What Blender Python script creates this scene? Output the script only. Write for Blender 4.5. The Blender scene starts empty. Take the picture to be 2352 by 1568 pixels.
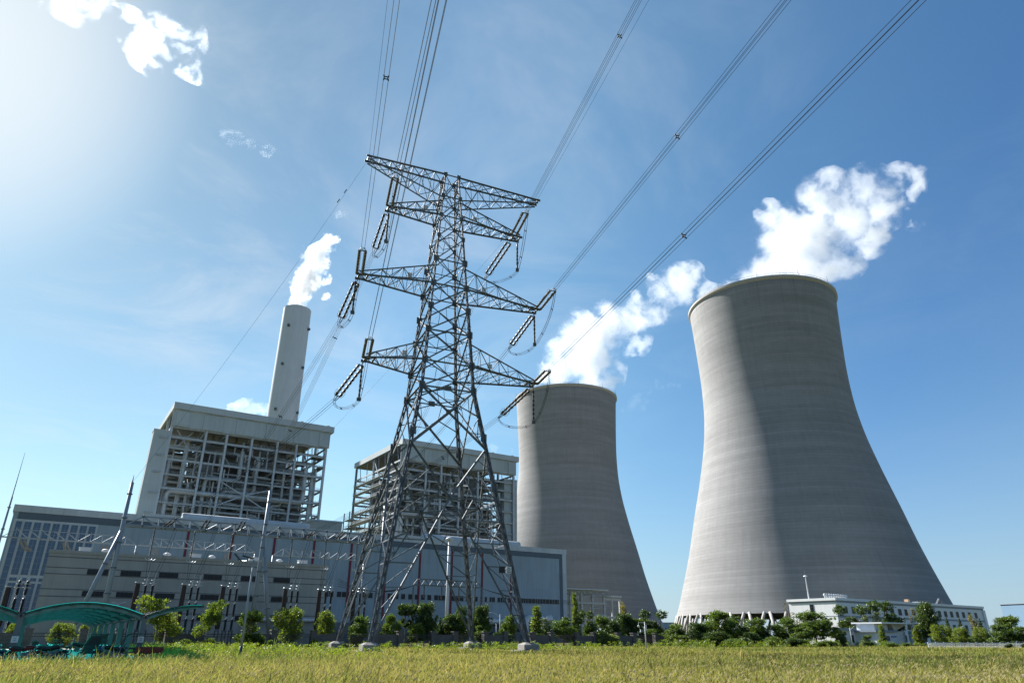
import bpy, bmesh, math, random
import numpy as np
from mathutils import Vector, Matrix
random.seed(7); RNG = np.random.default_rng(7)
R = math.radians
sc = bpy.context.scene
col = sc.collection
# ------------------------------------------------------------------ helpers
def V(*a): return np.array(a, float)
ORG = {}
EYE = 1.7
_F, _TH, _RO = 1568.0, R(23.35), R(0.2)
_c, _s, _cr, _sr = math.cos(_TH), math.sin(_TH), math.cos(_RO), math.sin(_RO)
def ray(x, y):                      # survey helper: a point of the 3840-wide photograph to a direction
    a = x/1.6327 - 1176; b = y/1.6327 - 784
    r = a*_cr + b*_sr; v = -a*_sr + b*_cr
    return V(r, _F*_c + v*_s, _F*_s - v*_c)
def at_fwd(x, y, Y):
    d = ray(x, y); return d/d[1]*Y + V(0, 0, EYE)
def at_z(x, y, z):
    d = ray(x, y); return d*((z-EYE)/d[2]) + V(0, 0, EYE)
AL = R(57); GU = V(math.sin(AL), math.cos(AL), 0); GW = V(-math.cos(AL), math.sin(AL), 0)   # the plant's building grid
def G(u, w, z=0): return GU*u + GW*w + V(0, 0, z)
def on_w(x, y, w):                  # (u, z) on the grid plane w = const
    d = ray(x, y); t = w/np.dot(d, GW); p = d*t; return float(p@GU), float(p[2]+EYE)
def nrm(a): return a/ (np.linalg.norm(a)+1e-12)

class MB:
    def __init__(s): s.v = []; s.f = []
    def add(s, vs, fs):
        b = len(s.v); s.v.extend([tuple(float(c) for c in p) for p in vs]); s.f.extend([tuple(i+b for i in f) for f in fs])
    def quad(s, a, b, c, d): s.add([a, b, c, d], [(0, 1, 2, 3)])
    def obox(s, c, a, b, d):        # centre and three half vectors
        c, a, b, d = map(np.asarray, (c, a, b, d))
        vs = [c+i*a+j*b+k*d for i in (-1, 1) for j in (-1, 1) for k in (-1, 1)]
        s.add(vs, [(0, 1, 3, 2), (4, 6, 7, 5), (0, 4, 5, 1), (2, 3, 7, 6), (0, 2, 6, 4), (1, 5, 7, 3)])
    def box(s, x0, x1, y0, y1, z0, z1):
        s.obox(V((x0+x1)/2, (y0+y1)/2, (z0+z1)/2), V((x1-x0)/2, 0, 0), V(0, (y1-y0)/2, 0), V(0, 0, (z1-z0)/2))
    def gbox(s, u0, u1, w0, w1, z0, z1):
        s.obox(G((u0+u1)/2, (w0+w1)/2, (z0+z1)/2), GU*(u1-u0)/2, GW*(w1-w0)/2, V(0, 0, (z1-z0)/2))
    def bar(s, p, q, r, r2=None, n=4, flat=None):
        p = np.asarray(p, float); q = np.asarray(q, float); d = nrm(q-p); r2 = r if r2 is None else r2
        up = V(0, 0, 1) if abs(d[2]) < .95 else V(1, 0, 0)
        a = nrm(np.cross(d, up)); b = np.cross(d, a); o = math.pi/4 if n == 4 else 0
        k = 1.414 if n == 4 else 1
        A = [(math.cos(o+2*math.pi*i/n)*k, math.sin(o+2*math.pi*i/n)*k) for i in range(n)]
        fl = 1 if flat is None else flat
        vs = [p+a*x*r+b*y*r*fl for x, y in A] + [q+a*x*r2+b*y*r2*fl for x, y in A]
        fs = [(i, (i+1) % n, n+(i+1) % n, n+i) for i in range(n)] + [tuple(range(n))[::-1], tuple(range(n, 2*n))]
        s.add(vs, fs)
    def ang(s, p, q, wd, t=.02, side=1):    # rolled steel angle: two thin flanges
        p = np.asarray(p, float); q = np.asarray(q, float); d = nrm(q-p)
        up = V(0, 0, 1) if abs(d[2]) < .9 else V(1, 0, 0)
        a = nrm(np.cross(d, up)); b = np.cross(d, a)*side
        m = (p+q)/2; h = (q-p)/2
        s.obox(m+a*wd/2, h, a*wd/2, b*t/2); s.obox(m+b*(wd/2+t), h, a*t/2, b*wd/2)
    def tube(s, pts, r, n=6, caps=True):
        pts = [np.asarray(p, float) for p in pts]; m = len(pts)
        rs = r if hasattr(r, '__len__') else [r]*m
        T = [nrm(pts[min(i+1, m-1)]-pts[max(i-1, 0)]) for i in range(m)]
        up = V(0, 0, 1) if abs(T[0][2]) < .9 else V(1, 0, 0)
        a = nrm(np.cross(T[0], up)); vs = []
        for i in range(m):
            a = nrm(a-T[i]*np.dot(a, T[i])); b = np.cross(T[i], a)
            for k in range(n):
                t = 2*math.pi*k/n; vs.append(pts[i]+(a*math.cos(t)+b*math.sin(t))*rs[i])
        fs = [(i*n+k, i*n+(k+1) % n, (i+1)*n+(k+1) % n, (i+1)*n+k) for i in range(m-1) for k in range(n)]
        if caps: fs += [tuple(range(n))[::-1], tuple(range((m-1)*n, m*n))]
        s.add(vs, fs)
    def lathe(s, prof, c=(0, 0, 0), n=16, axis=None, cap=True, a0=0, a1=2*math.pi):
        c = np.asarray(c, float); ax = V(0, 0, 1) if axis is None else nrm(np.asarray(axis, float))
        up = V(0, 0, 1) if abs(ax[2]) < .9 else V(1, 0, 0)
        a = V(1, 0, 0) if axis is None else nrm(np.cross(ax, up)); b = np.cross(ax, a)
        full = abs(a1-a0-2*math.pi) < 1e-6; nn = n if full else n+1
        vs = [c+ax*z+(a*math.cos(a0+(a1-a0)*k/n)+b*math.sin(a0+(a1-a0)*k/n))*r for r, z in prof for k in range(nn)]
        m = len(prof)
        fs = [(i*nn+k, i*nn+(k+1) % nn, (i+1)*nn+(k+1) % nn, (i+1)*nn+k) for i in range(m-1) for k in range(n)]
        if cap and full:
            if prof[0][0] > 1e-6: fs.append(tuple(range(nn))[::-1])
            if prof[-1][0] > 1e-6: fs.append(tuple(range((m-1)*nn, m*nn)))
        s.add(vs, fs)
    def ring(s, c, rad, r, axis=(0, 0, 1), n=14, k=5):
        ax = nrm(np.asarray(axis, float)); up = V(0, 0, 1) if abs(ax[2]) < .9 else V(1, 0, 0)
        a = nrm(np.cross(ax, up)); b = np.cross(ax, a); c = np.asarray(c, float)
        vs = []
        for i in range(n):
            t = 2*math.pi*i/n; d = a*math.cos(t)+b*math.sin(t)
            for j in range(k):
                q = 2*math.pi*j/k; vs.append(c+d*(rad+r*math.cos(q))+ax*r*math.sin(q))
        s.add(vs, [(i*k+j, i*k+(j+1) % k, ((i+1) % n)*k+(j+1) % k, ((i+1) % n)*k+j) for i in range(n) for j in range(k)])
    def ball(s, c, r, n=8, sq=(1, 1, 1)):
        c = np.asarray(c, float); m = max(4, n//2); vs = []
        for i in range(m+1):
            p = math.pi*i/m
            for k in range(n):
                t = 2*math.pi*k/n
                vs.append(c+V(math.sin(p)*math.cos(t)*r*sq[0], math.sin(p)*math.sin(t)*r*sq[1], math.cos(p)*r*sq[2]))
        s.add(vs, [(i*n+k, (i+1)*n+k, (i+1)*n+(k+1) % n, i*n+(k+1) % n) for i in range(m) for k in range(n)])
    def build(s, name, m, parent=None, smooth=False, org=None):
        o0 = ORG.get(parent.name, V(0, 0, 0)) if parent is not None else (V(0, 0, 0) if org is None else np.asarray(org, float))
        me = bpy.data.meshes.new(name)
        me.from_pydata([(x-o0[0], y-o0[1], z-o0[2]) for x, y, z in s.v], [], s.f)
        if smooth: me.polygons.foreach_set('use_smooth', [True]*len(me.polygons))
        if smooth == 'auto': me.set_sharp_from_angle(angle=R(38))
        me.materials.append(m); me.update()
        bm_ = bmesh.new(); bm_.from_mesh(me); bmesh.ops.recalc_face_normals(bm_, faces=bm_.faces); bm_.to_mesh(me); bm_.free()
        o = bpy.data.objects.new(name, me); col.objects.link(o)
        ORG[o.name] = o0
        if parent is not None: o.parent = parent
        elif org is not None: o.location = tuple(o0)
        return o
def tag(o, label, cat=None, group=None, kind=None):
    if label: o['label'] = label
    if cat: o['category'] = cat
    if group: o['group'] = group
    if kind: o['kind'] = kind
    return o
def thing(name, label, cat, loc=(0, 0, 0), group=None):
    o = bpy.data.objects.new(name, None); col.objects.link(o); o.location = tuple(float(c) for c in loc)
    o.empty_display_size = .2; o['kind'] = 'thing'
    ORG[o.name] = np.asarray(loc, float); return tag(o, label, cat, group)
def dup(root, loc, rotz=0, label=None, scale=None, group=None, swap=None):
    def cp(o, par):
        c = o.copy(); col.objects.link(c)
        if par is not None: c.parent = par
        if swap and c.type == 'MESH' and c.data.materials and c.data.materials[0].name in swap:
            c.material_slots[0].link = 'OBJECT'; c.material_slots[0].material = swap[c.data.materials[0].name]
        for ch in list(o.children): cp(ch, c)
        return c
    r = cp(root, None); r.location = tuple(float(c) for c in loc); r.rotation_euler = (0, 0, rotz)
    if scale is not None: r.scale = (scale,)*3 if not hasattr(scale, '__len__') else scale
    if label: r['label'] = label
    if group: r['group'] = group
    return r
# ------------------------------------------------------------------ materials
def nodes(name):
    m = bpy.data.materials.new(name); m.use_nodes = True; nt = m.node_tree; nt.nodes.clear()
    return m, nt, nt.nodes, nt.links
class N:                             # tiny node-graph writer
    def __init__(s, nt): s.nt = nt
    def n(s, t, **kw):
        x = s.nt.nodes.new(t)
        for k, v in kw.items(): setattr(x, k, v)
        return x
    def set(s, sock, v):
        if isinstance(v, bpy.types.NodeSocket): s.nt.links.new(v, sock)
        elif v is not None: sock.default_value = v
    def math(s, op, a, b=None, c=None, clamp=False):
        x = s.n('ShaderNodeMath', operation=op, use_clamp=clamp); s.set(x.inputs[0], a)
        if b is not None: s.set(x.inputs[1], b)
        if c is not None: s.set(x.inputs[2], c)
        return x.outputs[0]
    def vm(s, op, a, b=None, scale=None):
        x = s.n('ShaderNodeVectorMath', operation=op); s.set(x.inputs[0], a)
        if b is not None: s.set(x.inputs[1], b)
        if scale is not None: s.set(x.inputs['Scale'], scale)
        return x.outputs['Value'] if op in ('DISTANCE', 'LENGTH', 'DOT_PRODUCT') else x.outputs[0]
    def noise(s, vec, scale, detail=4, rough=.55, dist=0, out='Fac'):
        x = s.n('ShaderNodeTexNoise'); s.set(x.inputs['Vector'], vec); x.inputs['Scale'].default_value = scale
        x.inputs['Detail'].default_value = detail; x.inputs['Roughness'].default_value = rough; x.inputs['Distortion'].default_value = dist
        return x.outputs[out]
    def ramp(s, f, stops, interp='LINEAR'):
        x = s.n('ShaderNodeValToRGB'); x.color_ramp.interpolation = interp; e = x.color_ramp.elements
        while len(e) < len(stops): e.new(.5)
        for i, (p, c) in enumerate(stops): e[i].position = p; e[i].color = (*c, 1) if len(c) == 3 else c
        s.set(x.inputs[0], f); return x.outputs[0]
    def mix(s, f, a, b, t='RGBA', bl='MIX'):
        x = s.n('ShaderNodeMix', data_type=t, blend_type=bl); s.set(x.inputs[0], f)
        ia, ib = (6, 7) if t == 'RGBA' else (2, 3)
        s.set(x.inputs[ia], (*a, 1) if isinstance(a, tuple) and len(a) == 3 else a); s.set(x.inputs[ib], (*b, 1) if isinstance(b, tuple) and len(b) == 3 else b)
        return x.outputs[2 if t == 'RGBA' else 0]
    def mapr(s, v, a, b, c=0., d=1., smooth=False):
        x = s.n('ShaderNodeMapRange', interpolation_type='SMOOTHSTEP' if smooth else 'LINEAR')
        for i, q in enumerate((v, a, b, c, d)): s.set(x.inputs[i], q)
        return x.outputs[0]
    def comb(s, x_, y_, z_):
        x = s.n('ShaderNodeCombineXYZ')
        for i, q in enumerate((x_, y_, z_)): s.set(x.inputs[i], q)
        return x.outputs[0]
    def sep(s, v):
        x = s.n('ShaderNodeSeparateXYZ'); s.set(x.inputs[0], v); return x.outputs
    def bump(s, h, strength=.3, dist=.1):
        x = s.n('ShaderNodeBump'); s.set(x.inputs['Height'], h); x.inputs['Strength'].default_value = strength; x.inputs['Distance'].default_value = dist
        return x.outputs[0]
    def bsdf(s, color, rough=.6, metal=0., normal=None, spec=.5, alpha=None):
        p = s.n('ShaderNodeBsdfPrincipled'); s.set(p.inputs['Base Color'], (*color, 1) if isinstance(color, tuple) and len(color) == 3 else color)
        s.set(p.inputs['Roughness'], rough); s.set(p.inputs['Metallic'], metal); s.set(p.inputs['Specular IOR Level'], spec)
        if normal is not None: s.set(p.inputs['Normal'], normal)
        return p.outputs[0]
    def out(s, surf=None, vol=None):
        o = s.n('ShaderNodeOutputMaterial')
        if surf is not None: s.nt.links.new(surf, o.inputs['Surface'])
        if vol is not None: s.nt.links.new(vol, o.inputs['Volume'])
def mat(name, c, rough=.6, metal=0., var=.18, scale=.6, streak=0., spec=.4, fine=None):
    m, nt, _, _ = nodes(name); q = N(nt)
    pos = q.n('ShaderNodeNewGeometry').outputs['Position']
    f = q.noise(pos, scale, 5, .6)
    col_ = q.mix(q.mapr(f, .3, .7), tuple(x*(1-var) for x in c), tuple(min(1, x*(1+var)) for x in c))
    if streak:
        x, y, z = q.sep(pos)
        st = q.noise(q.comb(q.math('MULTIPLY', x, 1.2), q.math('MULTIPLY', y, 1.2), q.math('MULTIPLY', z, .06)), 1.0, 4, .6)
        col_ = q.mix(q.mapr(st, .45, .8, 0, streak), col_, tuple(x*.45 for x in c))
    if fine:
        f2 = q.noise(pos, fine, 3, .7); col_ = q.mix(q.mapr(f2, .35, .7, 0, .35), col_, tuple(x*.55 for x in c))
    rg = q.mapr(f, .2, .8, max(.05, rough-.12), min(1, rough+.12))
    q.out(q.bsdf(col_, rg, metal, None, spec)); return m
M = {}
M['steel'] = mat('galvanised_steel', (.13, .145, .16), .68, .25, .3, 1.5, spec=.3)
M['steel_dark'] = mat('weathered_steel', (.10, .115, .125), .65, .2, .3, 1.5)
M['steel_light'] = mat('painted_steel_grey', (.25, .285, .32), .5, .1, .12, .4, .3)
M['alu'] = mat('bare_aluminium', (.45, .47, .48), .45, .5, .1, 2)
M['wire'] = mat('aluminium_strand', (.055, .06, .065), .7, 0, .1, 2, spec=.15)
M['conc'] = mat('grey_concrete', (.42, .40, .37), .85, 0, .2, 1.2, .3, fine=9)
M['conc_beige'] = mat('beige_render', (.325, .322, .30), .85, 0, .1, .25, .3)
M['black'] = mat('black_rubber', (.02, .02, .022), .5, 0, .2, 3)
M['white'] = mat('white_paint', (.56, .57, .58), .55, 0, .06, .3, .18)
M['dark'] = mat('dark_interior', (.035, .037, .04), .9, 0, .2, .5)
M['brown'] = mat('brown_porcelain', (.045, .03, .024), .5, 0, .2, 2, spec=.2)
M['pale_ins'] = mat('pale_porcelain', (.22, .20, .17), .7, 0, .15, 2, spec=.1)
M['foot'] = mat('footing_concrete', (.24, .225, .205), .9, 0, .25, 1.5, .4, fine=6)
M['conc_sunlit'] = mat('sunlit_tone_concrete', (.50, .485, .45), .85, 0, .15, 1.2, .25)  # concrete raised in tone, painting in the sunlit look of the open frame
# ------------------------------------------------------------------ camera, sky, sun
cam = bpy.data.cameras.new('camera'); camo = bpy.data.objects.new('camera', cam); col.objects.link(camo)
cam.lens = 24; cam.sensor_width = 36; cam.sensor_fit = 'HORIZONTAL'; cam.clip_start = .2; cam.clip_end = 30000
camo.matrix_world = Matrix.Translation((0, 0, EYE)) @ Matrix.Rotation(math.pi/2+_TH, 4, 'X') @ Matrix.Rotation(_RO, 4, 'Z')
sc.camera = camo
SUN_AZ, SUN_EL = R(-50), R(36)
SD = V(math.sin(SUN_AZ)*math.cos(SUN_EL), math.cos(SUN_AZ)*math.cos(SUN_EL), math.sin(SUN_EL))
wd = bpy.data.worlds.new('World'); sc.world = wd; wd.use_nodes = True
nt = wd.node_tree; nt.nodes.clear(); q = N(nt)
sky = q.n('ShaderNodeTexSky', sky_type='NISHITA'); sky.sun_disc = False
sky.sun_elevation = SUN_EL; sky.sun_rotation = SUN_AZ; sky.altitude = 50
sky.air_density = 1.0; sky.dust_density = .4; sky.ozone_density = 3.0
dirn = q.n('ShaderNodeTexCoord').outputs['Generated']
dx, dy, dz = q.sep(dirn)
# thin high cirrus veil, laid out on a plane high above the ground
den = q.math('MAXIMUM', dz, .05)
pl = q.comb(q.math('DIVIDE', dx, den), q.math('DIVIDE', dy, den), 0.0)
sunward = q.vm('DOT_PRODUCT', q.vm('NORMALIZE', dirn), tuple(SD))
ci = q.noise(pl, 1.3, 6, .62, .6)
ci2 = q.noise(pl, .55, 3, .5)
veil = q.math('MULTIPLY', q.mapr(ci, .40, .75, 0, 1, True), q.mapr(ci2, .28, .56, 0, 1, True))
veil = q.math('MULTIPLY', veil, q.mapr(sunward, .45, .92, .06, .50))
gm = q.n('ShaderNodeGamma'); q.set(gm.inputs[0], sky.outputs[0]); gm.inputs[1].default_value = .8
skyb = q.vm('MULTIPLY', gm.outputs[0], (.87, 1.25, 1.37))
skyb = q.vm('MULTIPLY', skyb, q.ramp(sunward, [(.0, (.9, .87, .96)), (.3, (.70, .81, .97)), (.5, (.86, .93, 1.0)), (.72, (1.22, 1.15, 1.07)), (.82, (1.18, 1.10, 1.03)), (.90, (1.04, .95, .88)), (.96, (.93, .86, .80)), (1.0, (.92, .86, .82))]))
hz = q.math('POWER', q.math('SUBTRACT', 1.0, q.math('MAXIMUM', dz, 0.0)), 9.0)
hcol = q.mix(q.mapr(sunward, -.2, .85), (2.55, 3.65, 4.75), (4.9, 5.5, 5.6))
skyb = q.mix(q.math('MULTIPLY', hz, .95), skyb, hcol)
veil = q.math('MULTIPLY', veil, q.mapr(dz, .18, .5, .25, 1))
veil = q.math('MAXIMUM', veil, q.math('MULTIPLY', q.mapr(sunward, .955, 1.02, 0, 1, True), .95))
skyc = q.mix(veil, skyb, (6.4, 6.6, 6.7))
bg = q.n('ShaderNodeBackground'); q.set(bg.inputs[0], skyc); bg.inputs[1].default_value = .0588
wo = q.n('ShaderNodeOutputWorld'); nt.links.new(bg.outputs[0], wo.inputs[0])
sun = bpy.data.lights.new('sun', 'SUN'); sun.energy = 5.0; sun.angle = R(.5); sun.color = (1, .975, .94)
suno = bpy.data.objects.new('sun', sun); col.objects.link(suno)
suno.rotation_mode = 'QUATERNION'; suno.rotation_quaternion = Vector(tuple(-SD)).to_track_quat('-Z', 'Y')
sc.view_settings.view_transform = 'Standard'; sc.view_settings.look = 'None'; sc.view_settings.gamma = 1; sc.view_settings.exposure = 1.35
sc.view_settings.use_curve_mapping = False
sc.render.engine = 'CYCLES'
cy = sc.cycles
cy.use_denoising = True
try: cy.denoiser = 'OPENIMAGEDENOISE'; cy.denoising_input_passes = 'RGB_ALBEDO_NORMAL'
except Exception: pass
cy.max_bounces = 8; cy.diffuse_bounces = 3; cy.glossy_bounces = 3; cy.transmission_bounces = 4; cy.volume_bounces = 4; cy.transparent_max_bounces = 12
cy.sample_clamp_indirect = 8; cy.use_adaptive_sampling = False
cy.volume_max_steps = 256; cy.volume_step_rate = 1.0
cy.caustics_reflective = False; cy.caustics_refractive = False
# ------------------------------------------------------------------ ground sheet
def ground_mat():
    m, nt, _, _ = nodes('field_soil'); q = N(nt)
    pos = q.n('ShaderNodeNewGeometry').outputs['Position']
    a = q.noise(pos, .05, 4, .6); b = q.noise(pos, 1.7, 5, .65)
    c = q.mix(q.mapr(a, .35, .65), (.085, .095, .022), (.15, .13, .04))
    c = q.mix(q.mapr(b, .4, .75, 0, .7), c, (.06, .055, .025))
    q.out(q.bsdf(c, .95, 0, q.bump(b, .5, .1), .1)); return m
mb = MB()
S = 9000
xs = [-S, -1500, -500, -150, 150, 500, 1500, S]
for i in range(7):
    for j in range(7): mb.quad(V(xs[i], xs[j], 0), V(xs[i+1], xs[j], 0), V(xs[i+1], xs[j+1], 0), V(xs[i], xs[j+1], 0))
g = mb.build('ground', ground_mat()); tag(g, 'flat grassy ground stretching to the horizon', None, None, 'structure')
# ------------------------------------------------------------------ cooling towers and chimney
def shell_mat():
    m, nt, _, _ = nodes('cooling_tower_concrete'); q = N(nt)
    pos = q.n('ShaderNodeTexCoord').outputs['Object']; x, y, z = q.sep(pos)
    lift = q.math('DIVIDE', z, 1.55)
    k = q.math('FLOOR', lift); fr = q.math('FRACT', lift)
    wn = q.n('ShaderNodeTexWhiteNoise', noise_dimensions='1D'); q.set(wn.inputs['W'], k)
    ang = q.math('ARCTAN2', y, x)
    arc = q.math('MULTIPLY', ang, 45.0)
    band = q.noise(q.comb(q.math('MULTIPLY', arc, .02), 0.0, q.math('MULTIPLY', z, .16)), 1.0, 6, .65)
    cell = q.n('ShaderNodeTexWhiteNoise', noise_dimensions='2D')
    q.set(cell.inputs['Vector'], q.comb(q.math('FLOOR', q.math('DIVIDE', arc, 1.9)), k, 0.0))
    blot = q.noise(pos, .035, 4, .6)
    streak = q.noise(q.comb(q.math('MULTIPLY', arc, .55), q.math('MULTIPLY', z, .035), 0.0), 1.0, 6, .7)
    smear = q.noise(q.comb(q.math('MULTIPLY', arc, .10), q.math('MULTIPLY', z, .9), 3.0), 1.0, 4, .6)
    v = q.math('MULTIPLY_ADD', wn.outputs['Value'], .12, .94)
    v = q.math('MULTIPLY', v, q.mapr(band, .25, .75, .84, 1.12))
    v = q.math('MULTIPLY', v, q.mapr(cell.outputs['Value'], 0, 1, .975, 1.025))
    v = q.math('MULTIPLY', v, q.mapr(blot, .3, .7, .96, 1.04))
    v = q.math('MULTIPLY', v, q.mapr(streak, .35, .75, 1.03, .91))
    v = q.math('MULTIPLY', v, q.mapr(smear, .55, .75, 1.0, .88))
    top_ = q.mapr(z, 150.0, 184.0, 0, 1); drip = q.noise(q.comb(q.math('MULTIPLY', arc, .8), q.math('MULTIPLY', z, .012), 7.0), 1.0, 4, .6)
    v = q.math('MULTIPLY', v, q.math('SUBTRACT', 1.0, q.math('MULTIPLY', q.mapr(drip, .52, .72, 0, .22), top_)))
    jn = q.math('LESS_THAN', fr, .10)
    v = q.math('MULTIPLY', v, q.math('MULTIPLY_ADD', jn, -.16, 1.0))
    vf = q.math('LESS_THAN', q.math('FRACT', q.math('DIVIDE', arc, 1.9)), .06)
    v = q.math('MULTIPLY', v, q.math('MULTIPLY_ADD', vf, -.06, 1.0))
    c = q.vm('SCALE', (.258, .253, .249), None, v)
    q.out(q.bsdf(c, .9, 0, q.bump(q.math('ADD', jn, q.math('MULTIPLY', cell.outputs['Value'], .2)), .25, .08), .2)); return m
M['shell'] = shell_mat()
TZ = [11.5, 13, 25, 43, 62, 84, 101, 117, 136, 156, 172, 184.6]; TR = [66.1, 65.5, 61.6, 56.4, 51.8, 46.3, 42.7, 40.6, 39.9, 40.5, 41.3, 42.0]
def spl(z): # smooth interpolation of the measured profile
    zz = np.array(TZ); rr = np.array(TR); d = np.gradient(rr, zz); i = int(np.clip(np.searchsorted(zz, z)-1, 0, len(zz)-2)); h = zz[i+1]-zz[i]; t = (z-zz[i])/h
    return (2*t**3-3*t*t+1)*rr[i]+(t**3-2*t*t+t)*h*d[i]+(-2*t**3+3*t*t)*rr[i+1]+(t**3-t*t)*h*d[i+1]
def cooling_tower(loc, label, scale=1):
    t = thing('cooling_tower', label, 'cooling tower', loc, 'hyperbolic cooling towers')
    c = np.asarray(loc, float)
    zs = list(np.linspace(11.5, 184.6, 70))
    prof = [(spl(z), z) for z in zs] + [(spl(z)-1.0, z) for z in zs[::-6]]
    mb = MB(); mb.lathe(prof+[prof[0]], c, 128, cap=False); mb.build('shell', M['shell'], t, True)
    mb = MB(); r = spl(184.6)
    mb.lathe([(r+.05, 184.0), (r+1.1, 185.0), (r+1.1, 186.2), (r-1.2, 186.2), (r-1.2, 184.61), (r+.05, 184.0)], c, 128, cap=False); mb.build('rim', M['conc'], t)
    mb = MB(); rr = r+.9
    for k in range(72):
        a0 = 2*math.pi*k/72; a1 = 2*math.pi*(k+1)/72; p0 = c+V(math.cos(a0)*rr, math.sin(a0)*rr, 0); p1 = c+V(math.cos(a1)*rr, math.sin(a1)*rr, 0)
        mb.bar(p0+V(0, 0, 187.3), p1+V(0, 0, 187.3), .05); mb.bar(p0+V(0, 0, 186.2), p0+V(0, 0, 187.3), .05)
    mb.build('railing', M['steel'], t)
    for k in range(12):
        a0 = 2*math.pi*(k+.3)/12; p0 = c+V(math.cos(a0)*rr, math.sin(a0)*rr, 186.2); mb = MB(); mb.bar(p0, p0+V(0, 0, 4.2), .11, .05); mb.build('lightning_rod', M['steel'], t)
    mb = MB(); mb.lathe([(60, 14.6), (60, 15.0), (.01, 15.0), (.01, 14.6), (60, 14.6)], c, 64, cap=False); mb.build('light_stop_disc', M['dark'], t)  # unseen dark disc added to stop daylight falling through onto the support columns
    mb = MB(); mb.lathe([(71.5, 0), (71.5, 1.6), (71.0, 1.6), (71.0, 0)], c, 96, cap=False); mb.build('basin_wall', M['conc'], t)
    n = 44
    for k in range(n):
        a = 2*math.pi*(k+.5)/n
        for sgn in (-1, 1):
            at, ab = a+sgn*.018, a+sgn*.068
            mb = MB(); mb.bar(c+V(math.cos(ab)*69.6, math.sin(ab)*69.6, .3), c+V(math.cos(at)*65.6, math.sin(at)*65.6, 12.0), .66, .66, 10); mb.build('support_column', M['conc'], t, True)
    return t, c
azd = lambda d, a: V(d*math.sin(R(a)), d*math.cos(R(a)), 0)
T1, T1C = cooling_tower(azd(405, 22.05), 'larger right-hand grey cooling tower, its slanted support columns showing above the trees')
T2, T2C = cooling_tower(azd(555, 4.75), 'middle cooling tower, farther back, rising behind the right end of the long hall')
# chimney
def chim():
    c = at_fwd(1115, 1168, 432.); c[2] = 0
    t = thing('chimney', 'tall pale round chimney behind the left boiler house', 'chimney', c)
    top = 211.5; r0 = 10.6; r1 = 9.3
    m = mat('pale_chimney_concrete', (.50, .525, .55), .8, 0, .06, .08, .2)
    mb = MB(); mb.lathe([(r0, 0), (r0*.5+r1*.5, top/2), (r1, top-1), (r1, top), (r1-.8, top), (r1-.8, top-4)], c, 64, cap=False); mb.build('shaft', m, t, 'auto')
    mb = MB(); mb.lathe([(r1-.8, top-4), (.01, top-4)], c, 32, cap=False); mb.build('flue_floor', M['dark'], t)
    for x, y in [(318, 730), (448, 757), (278, 982), (408, 1008), (233, 1277), (372, 1302)]:
        d = ray(900+x/1.742, 800+y/1.742); h = math.hypot(d[0], d[1]); e = V(d[0], d[1], 0)/h
        # near intersection with the shaft
        b = np.dot(c, e); rr = 10.0; cc = c@c-rr*rr; tt = b-math.sqrt(max(b*b-cc, 0)); p = e*tt+V(0, 0, EYE+tt*d[2]/h); o = nrm(V(p[0]-c[0], p[1]-c[1], 0))
        mb = MB(); mb.obox(p+o*.2, o*.9, np.cross(o, V(0, 0, 1))*.55, V(0, 0, .8)); mb.build('beacon_box', M['steel_dark'], t)
    return c
CHC = chim()
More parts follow.
